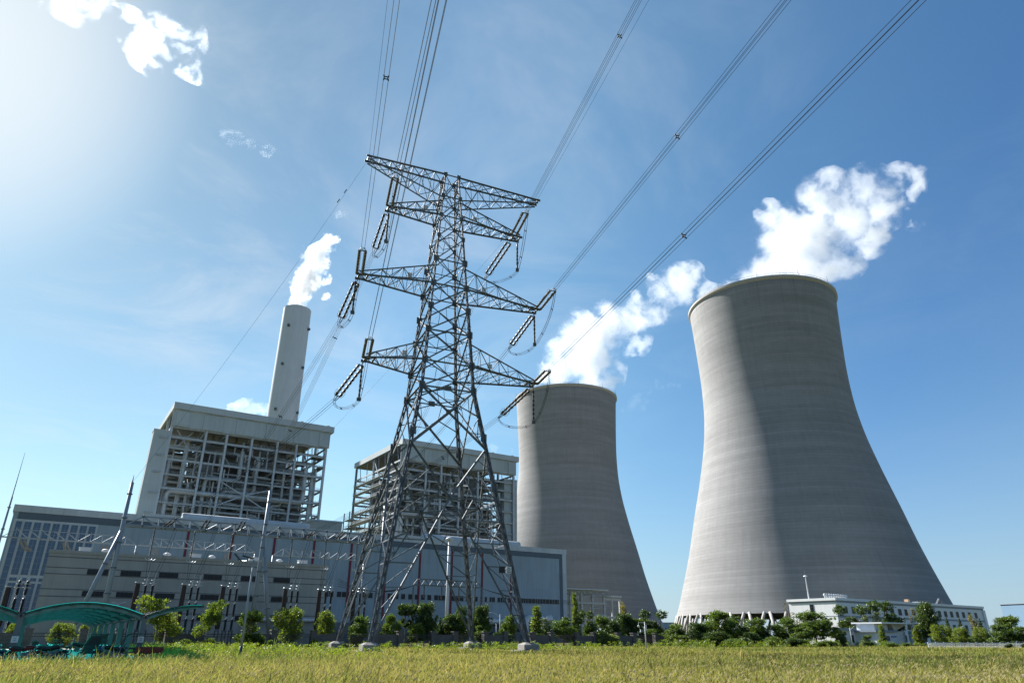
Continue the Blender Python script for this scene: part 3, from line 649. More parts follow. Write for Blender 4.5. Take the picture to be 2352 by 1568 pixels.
# --- boiler houses
def boiler(u0, label, wall_right, seed):
    W0, W1 = 294, 354; rnd = random.Random(seed); ux = lambda x: u0+x
    t = thing('boiler_house', label, 'boiler house', G(u0+32, W0), 'open-sided boiler houses')
    mb = MB(); mb.gbox(u0-.6, u0+65.6, W0-1.2, W1+1, 85.2, 87.8); mb.build('roof', M['boil_roof'], t)
    mb = MB(); mb.gbox(u0+.3, u0+64.4, W0-.2, W0+.4, 78.2, 85.2); mb.build('fascia', M['boil'], t)
    mb = MB()
    for x0, x1 in ((1.2, 6.0), (11.5, 19.0), (24.2, 32), (36.4, 43.6), (48.5, 55), (59.6, 63.6)):
        mb = MB(); mb.gbox(ux(x0), ux(x1), W0-.55, W0-.2, 78.4, 84.6); mb.build('fascia_panel', M['boil'], t)
    mb = MB(); mb.gbox(u0+.3, u0+64.4, W0+2, W1-1, 84.6, 85.19); mb.build('roof_soffit', M['deck'], t)
    cols = [.3, 13.4, 21.5, 31.6, 42.2, 50.4, 63.4]; rows = [W0+.8, W0+16, W0+34, W1-.8]
    lev = [34.5, 39.2, 43.5, 48.5, 53.9, 59.2, 65.1, 69.6, 74.0]
    for j, w in enumerate(rows):
        for i, x in enumerate(cols):
            if j == 1 and i in (3,): continue
            mb = MB(); h = .40 if i not in (0, 6) else .48
            mb.gbox(ux(x)-h, ux(x)+h, w-.45, w-.37, 33, 84.7); mb.gbox(ux(x)-h, ux(x)+h, w+.37, w+.45, 33, 84.7); mb.gbox(ux(x)-.08, ux(x)+.08, w-.37, w+.37, 33, 84.7)
            mb.build('steel_column', M['bsteel'], t)
    # front beams (some bays missing on some levels)
    for k, z in enumerate(lev+[78.0]):
        h = .30 if k % 2 else .42
        for i in range(6):
            mb = MB()
            if k in (4,) and i in (1, 2): continue
            if k == 7 and i in (2, 3): continue
            w = rows[0]
            mb.gbox(ux(cols[i])+.5, ux(cols[i+1])-.5, w-.3, w+.3, z-.08+h, z+h); mb.gbox(ux(cols[i])+.5, ux(cols[i+1])-.5, w-.3, w+.3, z-h, z-h+.08); mb.gbox(ux(cols[i])+.5, ux(cols[i+1])-.5, w-.06, w+.06, z-h+.08, z+h-.08)
            mb.build('floor_beam', M['bsteel'], t)
        mb = MB()
        for w in rows[1:]: mb.gbox(ux(.8), ux(63), w-.2, w+.2, z-.45, z+.45)
        for x in cols:
            mb.gbox(ux(x)-.2, ux(x)+.2, rows[0]+.5, rows[1]-.5, z-.4, z+.4); mb.gbox(ux(x)-.2, ux(x)+.2, rows[1]+.5, rows[3]-.5, z-.4, z+.4)
        mb.build('inner_beam', M['bsteel'], t)
        if k < 9:
            for i in range(6):
                mb = MB()
                for a in range(int((cols[i+1]-cols[i])/2.6)):
                    if rnd.random() < .62:
                        x = cols[i]+.8+a*2.6; d0 = rnd.uniform(1.2, 6); d1 = d0+rnd.uniform(3, 9)
                        mb.gbox(ux(x), ux(x+2.5), W0+d0, W0+min(d1, 14), z+.42, z+.50)
                if mb.v: mb.build('grating_deck', M['deck'], t)
            for side, x0, x1 in ((0, 1, 12.5), (5, 52, 63)):
                mb = MB()
                for b in range(6):
                    if rnd.random() < .75: mb.gbox(ux(x0), ux(x1), W0+16+b*7, W0+16+b*7+rnd.uniform(2, 6), z+.42, z+.50)
                mb.build('side_deck', M['deck'], t)
            mb = MB()
            for i in range(6):
                if rnd.random() < .8:
                    w = W0+rnd.uniform(1.2, 5); xa, xb = ux(cols[i]+.8), ux(cols[i+1]-.8)
                    for zz in (z+1.0, z+1.55): mb.bar(G(xa, w, zz), G(xb, w, zz), .045)
                    for s_ in range(int((xb-xa)/1.6)+1): mb.bar(G(xa+s_*1.6, w, z+.5), G(xa+s_*1.6, w, z+1.55), .04)
            for x in (.2, 63.5):
                for zz in (z+1.0, z+1.55): mb.bar(G(ux(x), W0+2, zz), G(ux(x), W1-2, zz), .045)
                for s_ in range(24): mb.bar(G(ux(x), W0+2+s_*2.4, z+.5), G(ux(x), W0+2+s_*2.4, z+1.55), .04)
            if mb.v: mb.build('railing', M['bsteel'], t)
    # vertical and diagonal bracing
    def dia(a, b, w, r=.22): mb = MB(); mb.bar(G(ux(a[0]), w, a[1]), G(ux(b[0]), w, b[1]), r); mb.build('brace', M['bsteel'], t)
    dia((21.5, 59), (31.6, 54), W0+1.2); dia((31.6, 54), (42.2, 57.5), W0+1.2); dia((31.6, 54), (42.2, 48.5), W0+1.2); dia((31.6, 54), (21.5, 49), W0+1.2)
    dia((3, 78), (9, 70), W0+5); dia((9, 78), (3, 70), W0+5); dia((21.5, 72), (26, 66), W0+7); dia((50.4, 62), (63, 68), W0+9, .18); dia((50.4, 50), (63, 58), W0+9, .18)
    for x in (.3, 63.4):
        for j in range(3):
            mb = MB(); mb.bar(G(ux(x), rows[j], 33 if j != 1 else 60), G(ux(x), rows[j+1], 59.5 if j != 1 else 84), .25); mb.build('brace', M['bsteel'], t)
        for k in range(7):
            mb = MB(); w = W0+3+k*8; mb.bar(G(ux(x), w, 74.5), G(ux(x), w+rnd.uniform(1, 4), 84.7), .16); mb.build('hanger', M['bsteel'], t)
    # furnace casing and back wall: dark masses that close the middle
    mb = MB(); mb.gbox(ux(14.5), ux(50), W0+15.5, W0+44, 33, 77); mb.build('furnace_casing', mat('furnace_lagging', (.14, .15, .155), .7, .1, .2, .3) if 'furn' not in M else M['furn'], t)
    for a, b, c, d, e, f in ((15, 49, 9, 15, 66.5, 77), (22, 46, 10, 15, 40, 46), (3, 12, 20, 30, 35, 60), (52, 61, 20, 32, 35, 63), (4, 11, 34, 46, 60, 74), (53, 62, 36, 50, 64, 73), (45.5, 49.5, 8, 15, 61, 67.5), (14.5, 21, 9, 15, 61, 71)):
        mb = MB(); mb.gbox(ux(a), ux(b), W0+c, W0+d, e, f); mb.build('duct_box', M['furn'] if 'furn' in M else M['deck'], t)
    # pipework
    def pipe(pts, r, w_off=0):
        P = [G(ux(p[0]), W0+(p[2] if len(p) > 2 else w_off), p[1]) for p in pts]; Q = [P[0]]
        for i in range(1, len(P)-1):
            a, b, c = P[i-1], P[i], P[i+1]; d0, d1 = nrm(a-b), nrm(c-b); R_ = min(2.2, np.linalg.norm(a-b)*.45, np.linalg.norm(c-b)*.45)
            for s_ in np.linspace(0, 1, 6):
                Q.append((b+d0*R_)*(1-s_)**2+b*2*s_*(1-s_)+(b+d1*R_)*s_**2)
        Q.append(P[-1]); mb = MB(); mb.tube(Q, r, 10); mb.build('pipe', M['pipe'], t, 'auto')
    pipe([(3.5, 33), (3.5, 53.6), (56.5, 53.9), (56.5, 69)], 1.0, 4)
    pipe([(2.2, 33), (2.2, 66)], .95, 6); pipe([(8.2, 33), (8.2, 74)], .95, 8); pipe([(11, 33), (11, 58)], .6, 7)
    pipe([(17, 33), (17, 60.5), (29.6, 60.5), (29.6, 73)], .85, 6); pipe([(24, 33), (24, 56), (36.6, 56), (36.6, 72)], .8, 7)
    for cx in (29.6, 36.8):
        mb = MB(); mb.lathe([(.5, 0), (1.0, 1.5), (1.1, 3.2), (.8, 4.2)], G(ux(cx), W0+6.5, 66), 10); mb.build('header_vessel', M['pipe'], t, True)
        for dxx in (-3.2, -1.6, 1.6, 3.2): pipe([(cx, 69.6), (cx+dxx*.4, 71.6), (cx+dxx, 71.6), (cx+dxx, 68.5 if abs(dxx) < 2 else 76)], .38, 6.5)
        pipe([(cx, 70), (cx, 77)], .45, 6.5)
    pipe([(14, 35), (14, 50)], .55, 3); pipe([(19.5, 33), (19.5, 72)], .5, 9); pipe([(44, 35), (44, 52), (48, 52), (48, 66)], .6, 6); pipe([(60, 33), (60, 66)], .9, 5); pipe([(57, 33), (57, 49), (61.8, 49), (61.8, 70)], .6, 7)
    pipe([(39, 33), (39, 47), (22, 47)], .55, 5); pipe([(13.6, 44.8), (50, 44.8)], .4, 3.4); pipe([(13.6, 50.6), (50, 50.6)], .45, 5.5); pipe([(20, 63.2), (50, 63.2)], .4, 8); pipe([(13.6, 57.6), (50, 57.6)], .5, 9); pipe([(21, 36.8), (50, 36.8)], .5, 3)
    for k in range(62):
        x = rnd.uniform(1.5, 62); z0 = rnd.uniform(33, 66); w = rnd.uniform(3, 13)
        if rnd.random() < .55: pipe([(x, z0), (x, z0+rnd.uniform(4, 14))], rnd.uniform(.14, .34), w)
        else: pipe([(x, z0), (min(63, x+rnd.uniform(4, 12)), z0)], rnd.uniform(.14, .34), w)
    # flat end wall with fins
    ua, ub = (u0-5.7, u0-.2) if not wall_right else (u0+58.4, u0+66.2)
    ww = W0+.2 if not wall_right else W0+1.6
    mb = MB(); mb.gbox(ua, ub, ww, ww+6, 30, 75.8); wl = mb.build('end_wall', M['boil'], t)
    mb = MB(); mb.gbox(ua-.15, ub+.1, ww-.15, ww+6.1, 75.7, 76.2); mb.build('wall_cap', M['boil_roof'], wl)
    for z in (44, 51.6, 59.5, 66, 73):
        mb = MB(); xa, xb = (ub-3.4, ub) if not wall_right else (ua, ua+1.5)
        mb.gbox(xa, xb, ww-.5, ww, z, z+.16); mb.bar(G(xa+.4, ww-.3, z-.5), G(xb-.2, ww-.3, z), .07); mb.build('wall_bracket', M['bsteel'], wl)
    if wall_right:
        for k in range(18): # ladder run beside the wall
            z = 34+k*2.3; mb = MB(); mb.gbox(ua+4.8, ua+5.1, ww-.12, ww, z, z+2.25); mb.build('wall_joint', M['frame'], wl)
        # wider low stair towers on the far left side
        for w0, w1, zt, us in ((354, 362, 62, -1), (362, 370, 50, -3)):
            for x in (us, us+9):
                for w in (w0, w1): mb = MB(); mb.bar(G(ux(x), w, 33), G(ux(x), w, zt), .25); mb.build('steel_column', M['bsteel'], t)
            z = 37
            while z < zt+.1:
                mb = MB(); mb.gbox(ux(us), ux(us+9), w0, w1, z-.25, z+.1); mb.build('grating_deck', M['bsteel'], t)
                mb = MB()
                for zz in (z+.6, z+1.15):
                    mb.bar(G(ux(us), w0, zz), G(ux(us), w1, zz), .06); mb.bar(G(ux(us), w0, zz), G(ux(us+9), w0, zz), .06)
                mb.bar(G(ux(us), w0, z), G(ux(us+8), w1, z+4), .12); mb.build('railing', M['bsteel'], t); z += 4.2
        # side galleries along the visible left flank
        for k, z in enumerate(lev):
            mb = MB(); mb.gbox(ux(-2.2 if k < 5 else -.8), ux(.3), W0+6+k*1.2, W1-1, z+.3, z+.5); mb.build('grating_deck', M['bsteel'], t)
            mb = MB(); xx = ux(-2.2 if k < 5 else -.8)
            for zz in (z+1.0, z+1.5): mb.bar(G(xx, W0+6+k*1.2, zz), G(xx, W1-1, zz), .06)
            for s_ in range(16): mb.bar(G(xx, W0+18+s_*2.5, z+.5), G(xx, W0+18+s_*2.5, z+1.5), .05)
            mb.build('railing', M['bsteel'], t)
    for x in (52, 64): mb = MB(); mb.lathe([(.5, 0), (.5, .9), (.75, .9), (.7, 1.4), (.05, 1.6)], G(ux(x), W0+3, 87.8), 10); mb.build('roof_vent', M['boil_roof'], t)
M['furn'] = mat('furnace_lagging', (.20, .21, .215), .7, .1, .25, .35, .3)
boiler(29.6, 'left boiler house, open steel frame of pipes under a deep flat roof', False, 11)
boiler(129.2, 'right boiler house, partly behind the lattice pylon, its left flank of galleries showing', True, 23)
# --- open concrete frame right of the hall
fr = thing('pipe_rack', 'open concrete frame with flat roof and pipes at the foot of the middle cooling tower', 'frame', V(36, 330, 0))
fu = V(.86, .51, 0); fw = V(-.51, .86, 0); fo = V(25.4, 322, 0)
def F(a, b, z): return fo+fu*a+fw*b+V(0, 0, z)
for b in (0, 9):
    for a in (1, 7, 13, 19.5):
        mb = MB(); mb.obox(F(a, b, 10), fu*.4, fw*.4, V(0, 0, 10)); mb.build('post', M['conc_sunlit'], fr)
    for z in (10.5, 15.5, 19.8):
        mb = MB(); mb.obox(F(10.2, b, z), fu*9.8, fw*.35, V(0, 0, .4)); mb.build('beam', M['conc_sunlit'], fr)
for a in (1, 7, 13, 19.5):
    for z in (10.5, 15.5): mb = MB(); mb.obox(F(a, 4.5, z), fu*.3, fw*4.5, V(0, 0, .35)); mb.build('beam', M['conc_sunlit'], fr)
mb = MB(); mb.obox(F(9.5, 4.5, 21.2), fu*11.5, fw*6.5, V(0, 0, .22)); mb.build('roof', M['white'], fr)
mb = MB()
for i in range(12): mb.bar(F(i*1.7, -1, 18.6 if i % 2 else 20.4), F(i*1.7+1.7, -1, 20.4 if i % 2 else 18.6), .09)
mb.bar(F(0, -1, 18.6), F(20.5, -1, 18.6), .12); mb.bar(F(0, -1, 20.4), F(20.5, -1, 20.4), .12); mb.build('truss', M['steel_light'], fr)
for z in (9, 12, 14): mb = MB(); mb.tube([F(14, 2, z), F(14, 2, z+1.5), F(22, 2, z+1.5)], .5, 8); mb.build('pipe', M['pipe'], fr)
for a in (22, 26.5, 31):
    mb = MB(); mb.obox(F(a, 3, 9), fu*.35, fw*.35, V(0, 0, 9)); mb.build('post', M['conc_sunlit'], fr)
for z in (10, 17.6): mb = MB(); mb.obox(F(26.5, 3, z), fu*5.2, fw*.4, V(0, 0, .4)); mb.build('beam', M['conc_sunlit'], fr)
for k in range(3): mb = MB(); mb.tube([F(20, 2.5+k*.8, 18.7), F(32, 2.5+k*.8, 18.7)], .3, 8); mb.build('pipe', M['alu'], fr)
mb = MB()
for k in range(9): mb.bar(F(21+k*1.3, 2, 18), F(21+k*1.3, 2, 19.6), .06)
mb.bar(F(21, 2, 19.6), F(31.5, 2, 19.6), .06); mb.build('railing', M['steel_light'], fr)
mb = MB(); mb.obox(F(11, 8.6, 3.0), fu*11, fw*.3, V(0, 0, 3.0)); mb.build('back_shadow_panel', M['slate'], fr)  # dark panel put in as painted shadow behind the lit posts
# --- white office building on the right
wa = R(54); WU = V(math.sin(wa), math.cos(wa), 0); WN = V(-math.cos(wa), math.sin(wa), 0); WK = V(92.8, 208.8, 0)
def Wp(a, b, z): return WK+WU*a+WN*b+V(0, 0, z)
wb = thing('office_building', 'long white flat-roofed office block at the foot of the right cooling tower', 'building', Wp(48, 0, 0))
def wbox(mb, a0, a1, b0, b1, z0, z1): mb.obox(Wp((a0+a1)/2, (b0+b1)/2, (z0+z1)/2), WU*(a1-a0)/2, WN*(b1-b0)/2, V(0, 0, (z1-z0)/2))
M['wwall'] = mat('white_render', (.68, .69, .69), .8, 0, .05, .15, .2)
M['wband'] = mat('blue_grey_band', (.22, .26, .31), .7, 0, .08, .3)
mb = MB(); wbox(mb, 0, 97, 0, 15, 0, 12); mb.build('wall', M['wwall'], wb)
mb = MB(); wbox(mb, -.35, 97.4, -.35, 15.4, 11.55, 12.25); mb.build('parapet', M['wwall'], wb)
mb = MB(); wbox(mb, .2, 97.2, -.06, .3, 11.0, 11.5); wbox(mb, -.06, .2, 0, 15, 11.05, 11.5); mb.build('grey_band', M['wband'], wb)
mb = MB(); wbox(mb, .3, 97.2, -.08, .3, 7.0, 7.55); mb.build('grey_band', M['wband'], wb)
mb = MB(); wbox(mb, -.05, .1, 0, 15, 7.3, 7.42); mb.build('wall_joint', M['wband'], wb)
mb = MB(); wbox(mb, 95.6, 97.3, -.5, .2, 0, 11); mb.build('end_pier', M['wwall'], wb)
def wwin(a, z0, z1, wd, side=False):
    mb = MB()
    if not side: wbox(mb, a, a+wd, -.03, .2, z0, z1)
    else: wbox(mb, -.03, .2, a, a+wd, z0, z1)
    g_ = mb.build('window', M['dglass'], wb); mb = MB()
    nz = 2 if not side else 4
    for i in range(3):
        t_ = a+wd*i/2
        wbox(mb, t_-.025, t_+.025, -.1, -.02, z0, z1) if not side else wbox(mb, -.1, -.02, t_-.025, t_+.025, z0, z1)
    for j in range(nz+1):
        z = z0+(z1-z0)*j/nz
        wbox(mb, a, a+wd, -.11, -.025, z-.025, z+.025) if not side else wbox(mb, -.11, -.025, a, a+wd, z-.025, z+.025)
    mb.build('window_frame', M['dframe'], g_)
for a in (.7, 3.7, 8.0, 12.6, 16.6, 21, 26, 30.4, 35, 39, 43.7, 48, 52.2, 56.4, 61.5, 65.8, 70.2, 74.6, 79.2, 84, 89):
    wwin(a, 8.2, 10.0, 1.9); wwin(a, 4.0, 5.8, 1.9); wwin(a, .6, 2.4, 1.9)
wwin(7.0, 7.6, 10.6, 1.15, True)
def wthing(nm, lb, ct, a, b, z=12.25): return thing(nm, lb, ct, Wp(a, b, z))
t = wthing('lightning_mast', 'slim white mast with a domed cap on the white office roof', 'mast', 2, 13)
mb = MB(); p = Wp(-3.2, 6, 0); p = Wp(1.5, 9, 12.25); mb.bar(p, p+V(0, 0, 6.3), .22, .14, 8); mb.build('pole', M['white'], t)
mb = MB(); mb.lathe([(.1, 6.2), (.62, 6.3), (.5, 6.55), (.1, 6.7)], p, 10); mb.build('cap', M['white'], t); mb = MB(); mb.bar(p+V(0, 0, 6.6), p+V(0, 0, 8.3), .04); mb.build('spike', M['steel'], t)
t = wthing('pipe_row', 'row of shiny turbine vents along the roof edge of the white office', 'vents', 8, 3)
for k in range(10):
    p = Wp(2.0+k*1.25, 4, 12.25); mb = MB(); mb.lathe([(.28, 0), (.28, .6), (.5, .75), (.5, 1.1), (.25, 1.35)], p, 10); mb.build('vent', M['alu'], t)
t = wthing('roof_tank', 'small clutter of tan box and solar panels on the white office roof', 'rooftop equipment', 58, 4)
mb = MB(); wbox(mb, 49, 50.2, 3, 4.2, 12.25, 13.4); mb.build('tan_box', mat('tan_paint', (.42, .28, .17), .7), t)
mb = MB(); wbox(mb, 56, 62, 3, 5, 12.7, 12.85); mb.build('panel', M['alu'], t)
mb = MB(); wbox(mb, 72, 75, 3, 5, 12.6, 12.9); mb.bar(Wp(71, 4, 12.3), Wp(73.5, 4, 14.2), .3); mb.bar(Wp(73, 4, 14), Wp(76, 4, 13), .25); mb.build('heater', M['steel_dark'], t)
# --- gatehouse and booth
def atY(x, y, Y): return at_fwd(2900+x/2.502, 2150+y/2.502, Y)
gh = thing('gatehouse', 'low white gatehouse with a cantilevered flat canopy in front of the white office', 'gatehouse', V(95, 184, 0))
gu = WU; gn = WN; go = V(96.4, 196.5, 0)*.92; GS = .92
def Gh(a, b, z): return go+gu*a*GS+gn*b*GS+V(0, 0, EYE+(z-EYE)*GS if z > .1 else 0)
def ghb(mb, a0, a1, b0, b1, z0, z1): zb, zt = Gh(0, 0, z0)[2], Gh(0, 0, z1)[2]; c_ = Gh((a0+a1)/2, (b0+b1)/2, 0); c_[2] = (zb+zt)/2; mb.obox(c_, gu*(a1-a0)/2*GS, gn*(b1-b0)/2*GS, V(0, 0, (zt-zb)/2))
mb = MB(); ghb(mb, .3, 10.6, 0, 6, 0, 3.3); mb.build('wall', M['wwall'], gh)
mb = MB(); ghb(mb, -.4, 11.2, -.6, 6.6, 3.1, 3.6); mb.build('eaves_band', M['wband'], gh)
mb = MB(); ghb(mb, 2.2, 9.2, 1, 6, 3.6, 5.2); mb.build('upper_wall', M['wwall'], gh)
mb = MB(); ghb(mb, 1.6, 19.5, -1.5, 7, 5.2, 5.55); mb.build('canopy', M['wwall'], gh)
mb = MB(); mb.add([Gh(9.4, 0, 5.2), Gh(18, 0, 5.2), Gh(10.6, 0, 3.3), Gh(9.4, 5, 5.2), Gh(18, 5, 5.2), Gh(10.6, 5, 3.3)], [(0, 1, 2), (3, 5, 4), (0, 3, 4, 1), (1, 4, 5, 2), (2, 5, 3, 0)]); mb.build('canopy_haunch', mat('cream_render', (.5, .46, .38), .8), gh)
mb = MB(); ghb(mb, 10.6, 18.2, 1, 1.5, 0, 3.4); mb.build('screen_wall', M['wwall'], gh)
for a in (3.0, 5.2): mb = MB(); ghb(mb, a, a+2, -.05, .2, 1.0, 2.2); g_ = mb.build('window', M['dglass'], gh); mb = MB(); [ghb(mb, a+i*.66-.04, a+i*.66+.04, -.1, -.02, 1.0, 2.2) for i in range(4)]; mb.build('window_frame', M['white'], g_)
mb = MB(); ghb(mb, 10.3, 10.5, -.3, -.02, 1.9, 2.2); bl = mat('sign_blue', (.02, .09, .35), .5); ghb(mb, 8.2, 10.2, -.12, -.02, 1.85, 2.25); sg = mb.build('name_sign', bl, gh)
mb = MB(); [ghb(mb, 8.45+i*.36, 8.45+i*.36+.2, -.16, -.11, 1.96, 2.14) for i in range(5)]; mb.build('lettering', M['white'], sg)
nb = thing('notice_board', 'grid notice board with red heading on the white gatehouse wall', 'notice board', Gh(20, 0, 0))
mb = MB(); ghb(mb, 17.2, 23.2, -.5, -.3, 0, 3.5); mb.build('board', mat('notice_grey', (.25, .31, .33), .6), nb)
mb = MB(); ghb(mb, 23.2, 24.6, -.6, .2, 0, 3.6); mb.build('post', M['wwall'], nb)
mb = MB(); ghb(mb, 18.6, 22.6, -.56, -.5, 2.9, 3.3); mb.build('heading', mat('heading_red', (.35, .05, .05), .6), nb)
mb = MB(); ghb(mb, 17.3, 18.3, -.56, -.5, 2.8, 3.3); mb.build('emblem', mat('emblem_teal', (.05, .3, .42), .6), nb)
mb = MB()
for i in range(4):
    for j in range(4): ghb(mb, 17.8+i*1.25, 17.8+i*1.25+.95, -.55, -.5, .5+j*.58, .5+j*.58+.3)
mb.build('notice_cards', M['white'], nb)
bt = thing('guard_booth', 'small white booth with grey eaves left of the gatehouse', 'booth', V(85, 181, 0))
bo_ = V(86.5, 196, 0)*.92
def Bb(mb, a0, a1, b0, b1, z0, z1): mb.obox(bo_+gu*(a0+a1)/2+gn*(b0+b1)/2+V(0, 0, (z0+z1)/2), gu*(a1-a0)/2, gn*(b1-b0)/2, V(0, 0, (z1-z0)/2))
mb = MB(); Bb(mb, 0, 7.5, 0, 5, 0, 3.4); mb.build('wall', M['wwall'], bt)
mb = MB(); Bb(mb, -.4, 7.9, -.4, 5.4, 3.2, 3.9); mb.build('eaves_band', M['wband'], bt)
for a in (.8, 5): mb = MB(); Bb(mb, a, a+1.6, -.04, .1, .6, 2.3); mb.build('window', M['dglass'], bt)
# --- far blue-grey sheds
def shed(nm, lb, p0, wdt, dep, h, ang):
    a = R(ang); e = V(math.sin(a), math.cos(a), 0); f_ = V(-math.cos(a), math.sin(a), 0)
    mb = MB(); mb.obox(p0+V(0, 0, h/2), e*wdt/2, f_*dep/2, V(0, 0, h/2)); o = mb.build(nm, mat('far_shed_blue', (.16, .27, .38), .7, 0, .05, .1), None); tag(o, lb, 'building')
    mb = MB(); mb.obox(p0+V(0, 0, h+.2), e*(wdt/2+.4), f_*(dep/2+.4), V(0, 0, .2)); mb.build('roof', M['wband'], o)
    mb = MB()
    for k in range(int(wdt/4)): mb.obox(p0-f_*(dep/2+.05)+e*(-wdt/2+2+k*4)+V(0, 0, h*.6), e*.9, f_*.06, V(0, 0, h*.08))
    mb.build('window', M['dglass'], o)
shed('warehouse', 'distant blue warehouse at the right edge of the view', at_fwd(4020, 2385, 420)*V(1, 1, 0), 60, 30, 19.5, 70)
shed('warehouse', 'distant dark blue shed seen between the two cooling towers', at_fwd(2515, 2385, 760)*V(1, 1, 0), 46, 20, 15, 80)
# ------------------------------------------------------------------ substation side of the lines
PN = PW
def on_p(x, y):                     # photograph point on the vertical plane through the pylon's cross-arms
    d = ray(x, y); o = V(0, 0, EYE); t = np.dot(PC-o, PN)/np.dot(d, PN); return o+d*t
z8 = lambda x, y: (x/2.45, 1680+y/2.45)
z2 = lambda x, y: (900+x/2.614, 1900+y/2.614)
W1 = 124
def on1(q): u, z = on_w(*q, W1); return G(u, W1, z)
ATT = {'L4': z8(1495, 735), 'L3': z8(1850, 750), 'L2': z8(2185, 765), 'R4': z2(620, 300), 'R3': z2(930, 345), 'R2': z2(1190, 392)}
OUTEND = {'L2': (1401, 948), 'L3': (1273, 1203), 'L4': (1268, 1482), 'R2': (1818, 1043), 'R3': (1907, 1308), 'R4': (1869, 1567)}
JUMP = {'L2': (1457, 799), 'L3': (1333, 1054), 'L4': (1358, 1357), 'R2': (1942, 902), 'R3': (2003, 1179), 'R4': (2000, 1453)}
for key in ATT:
    g = on1(ATT[key]); g[2] = 17.3
    # the outgoing string lies in the vertical plane from the tip to its gantry hook
    tip = TIP[key]; h = V(g[0]-tip[0], g[1]-tip[1], 0); hn = nrm(h); n_ = np.cross(hn, V(0, 0, 1))
    d = ray(*OUTEND[key]); o = V(0, 0, EYE); t = np.dot(tip-o, n_)/np.dot(d, n_); e0 = o+d*t
    LEN = float(np.clip(np.linalg.norm(e0-tip), 7.5, 10.0))
    if not 4 < np.linalg.norm(e0-tip) < 14: e0 = tip+nrm(nrm(h)*1.0+V(0, 0, -.75))*6.8
    end = tip+nrm(e0-tip)*LEN
    end, dd, side, up = tension_set(key, end, 'out', 'reaching down toward the gantry')
    gi = g+(end-g)/np.linalg.norm(end-g)*2.6
    path = catenary(end, gi, np.linalg.norm(end-gi)*.028, 20)
    bundle('conductor_bundle', 'four-wire conductor bundle from the %s %s cross-arm down to the gantry beam' % (WHERE[key[1]], SIDE[key[0]]), path, .225, True, (.42,) if key in ('L3', 'L4') else (.28, .62), 'outgoing conductor bundles', .019)
    # short string at the gantry
    t = thing('insulator_string', 'short tension string on the gantry beam, holding the %s %s conductor' % ({'2': 'highest', '3': 'middle', '4': 'lowest'}[key[1]], SIDE[key[0]]), 'insulator', g, 'gantry tension strings')
    for s_ in (-1, 1): string_parts(t, g+side*s_*.3, gi+side*s_*.3, .13, 4)
    # jumper string hanging from the tip
    sg = -1 if key[0] == 'L' else 1
    top = on_p(*JUMP[key]); top[2] = tip[2]-.35; top = tip+(top-tip)*np.array([1, 1, 0])*.9+V(0, 0, -.3)
    t = thing('jumper_string', 'single insulator string hanging straight down under the %s %s cross-arm tip' % (WHERE[key[1]], SIDE[key[0]]), 'insulator', top, 'hanging jumper strings')
    bot = top-V(0, 0, 5.4); string_parts(t, top-V(0, 0, .5), bot, .15, 7)
    mb = MB(); mb.bar(tip, top, .07); mb.bar(top, top-V(0, 0, .6), .04); mb.build('hanger_arm', M['steel'], t)
    mb = MB(); mb.obox(bot-V(0, 0, .25), V(.26, 0, 0), V(0, .26, 0), V(0, 0, .2)); mb.build('clamp', M['steel_dark'], t)
    # jumper loop
    jb = bot-V(0, 0, .35); e_in = ENDS[key][0]
    def bez(a, b, c, dd_, n): return [a*(1-s)**3+b*3*s*(1-s)**2+c*3*s*s*(1-s)+dd_*s**3 for s in np.linspace(0, 1, n)]
    loop = bez(e_in, e_in+V(0, 0, -4.2), jb+nrm(e_in-jb)*V(1, 1, 0)*2.0+V(0, 0, -.3), jb, 12)+bez(jb, jb-nrm(e_in-jb)*V(1, 1, 0)*2.0+V(0, 0, -.6), end+V(0, 0, -2.4)-dd*.5, end, 12)[1:]
    t = thing('jumper_loop', 'slack wire loop joining both insulator strings under the %s %s cross-arm' % (WHERE[key[1]], SIDE[key[0]]), 'jumper', loop[0], 'jumper loops')
    for i, j in ((-1, -.6), (1, -.6), (1, .6), (-1, .6)):
        mb = MB(); mb.tube([p+side*i*.2+V(0, 0, j*.2) for p in loop], .02, 5); mb.build('wire', M['wire'], t)
    for k in (3, 7, 14, 18):
        p = loop[k]; mb = MB(); mb.bar(p-side*.24-V(0, 0, .14), p+side*.24+V(0, 0, .14), .03); mb.bar(p-side*.24+V(0, 0, .14), p+side*.24-V(0, 0, .14), .03); mb.build('spacer', M['wire'], t)
# earth wires
for nm, tip, ex, dn, lb in (('L', PP(-13.8, 0, 72.5), (1453, 0), (8.6, 24.0), 'left'), ('R', PP(16.1, 0, 72.5), (2429, 0), (30.1, 25.0), 'right')):
    far = at_z(*ex, 71.9); far = far+(far-tip)*.8
    t = thing('earth_wire', 'thin single earth wire overhead from the top %s arm tip to the top edge' % lb, 'power line', tip, 'earth wires')
    mb = MB(); mb.tube(catenary(tip, far, .3, 12), .018, 4); mb.build('wire', M['wire'], t)
    t = thing('earth_wire', 'thin single earth wire from the top %s arm tip down to the gantry mast' % lb, 'power line', tip, 'earth wires')
    g = G(dn[0], W1, dn[1]); mb = MB(); mb.tube(catenary(tip, g, 1.6, 20), .018, 4); mb.build('wire', M['wire'], t)
    d = nrm(g-tip); mb = MB()
    for k in (.10, .13): p = lerp(tip, g, k); mb.bar(p-d*.35-V(0, 0, .12), p+d*.35-V(0, 0, .12), .05)
    mb.build('damper', M['wire'], t)
M['rear'] = mat('rear_beam_grey', (.27, .30, .33), .55, .1)
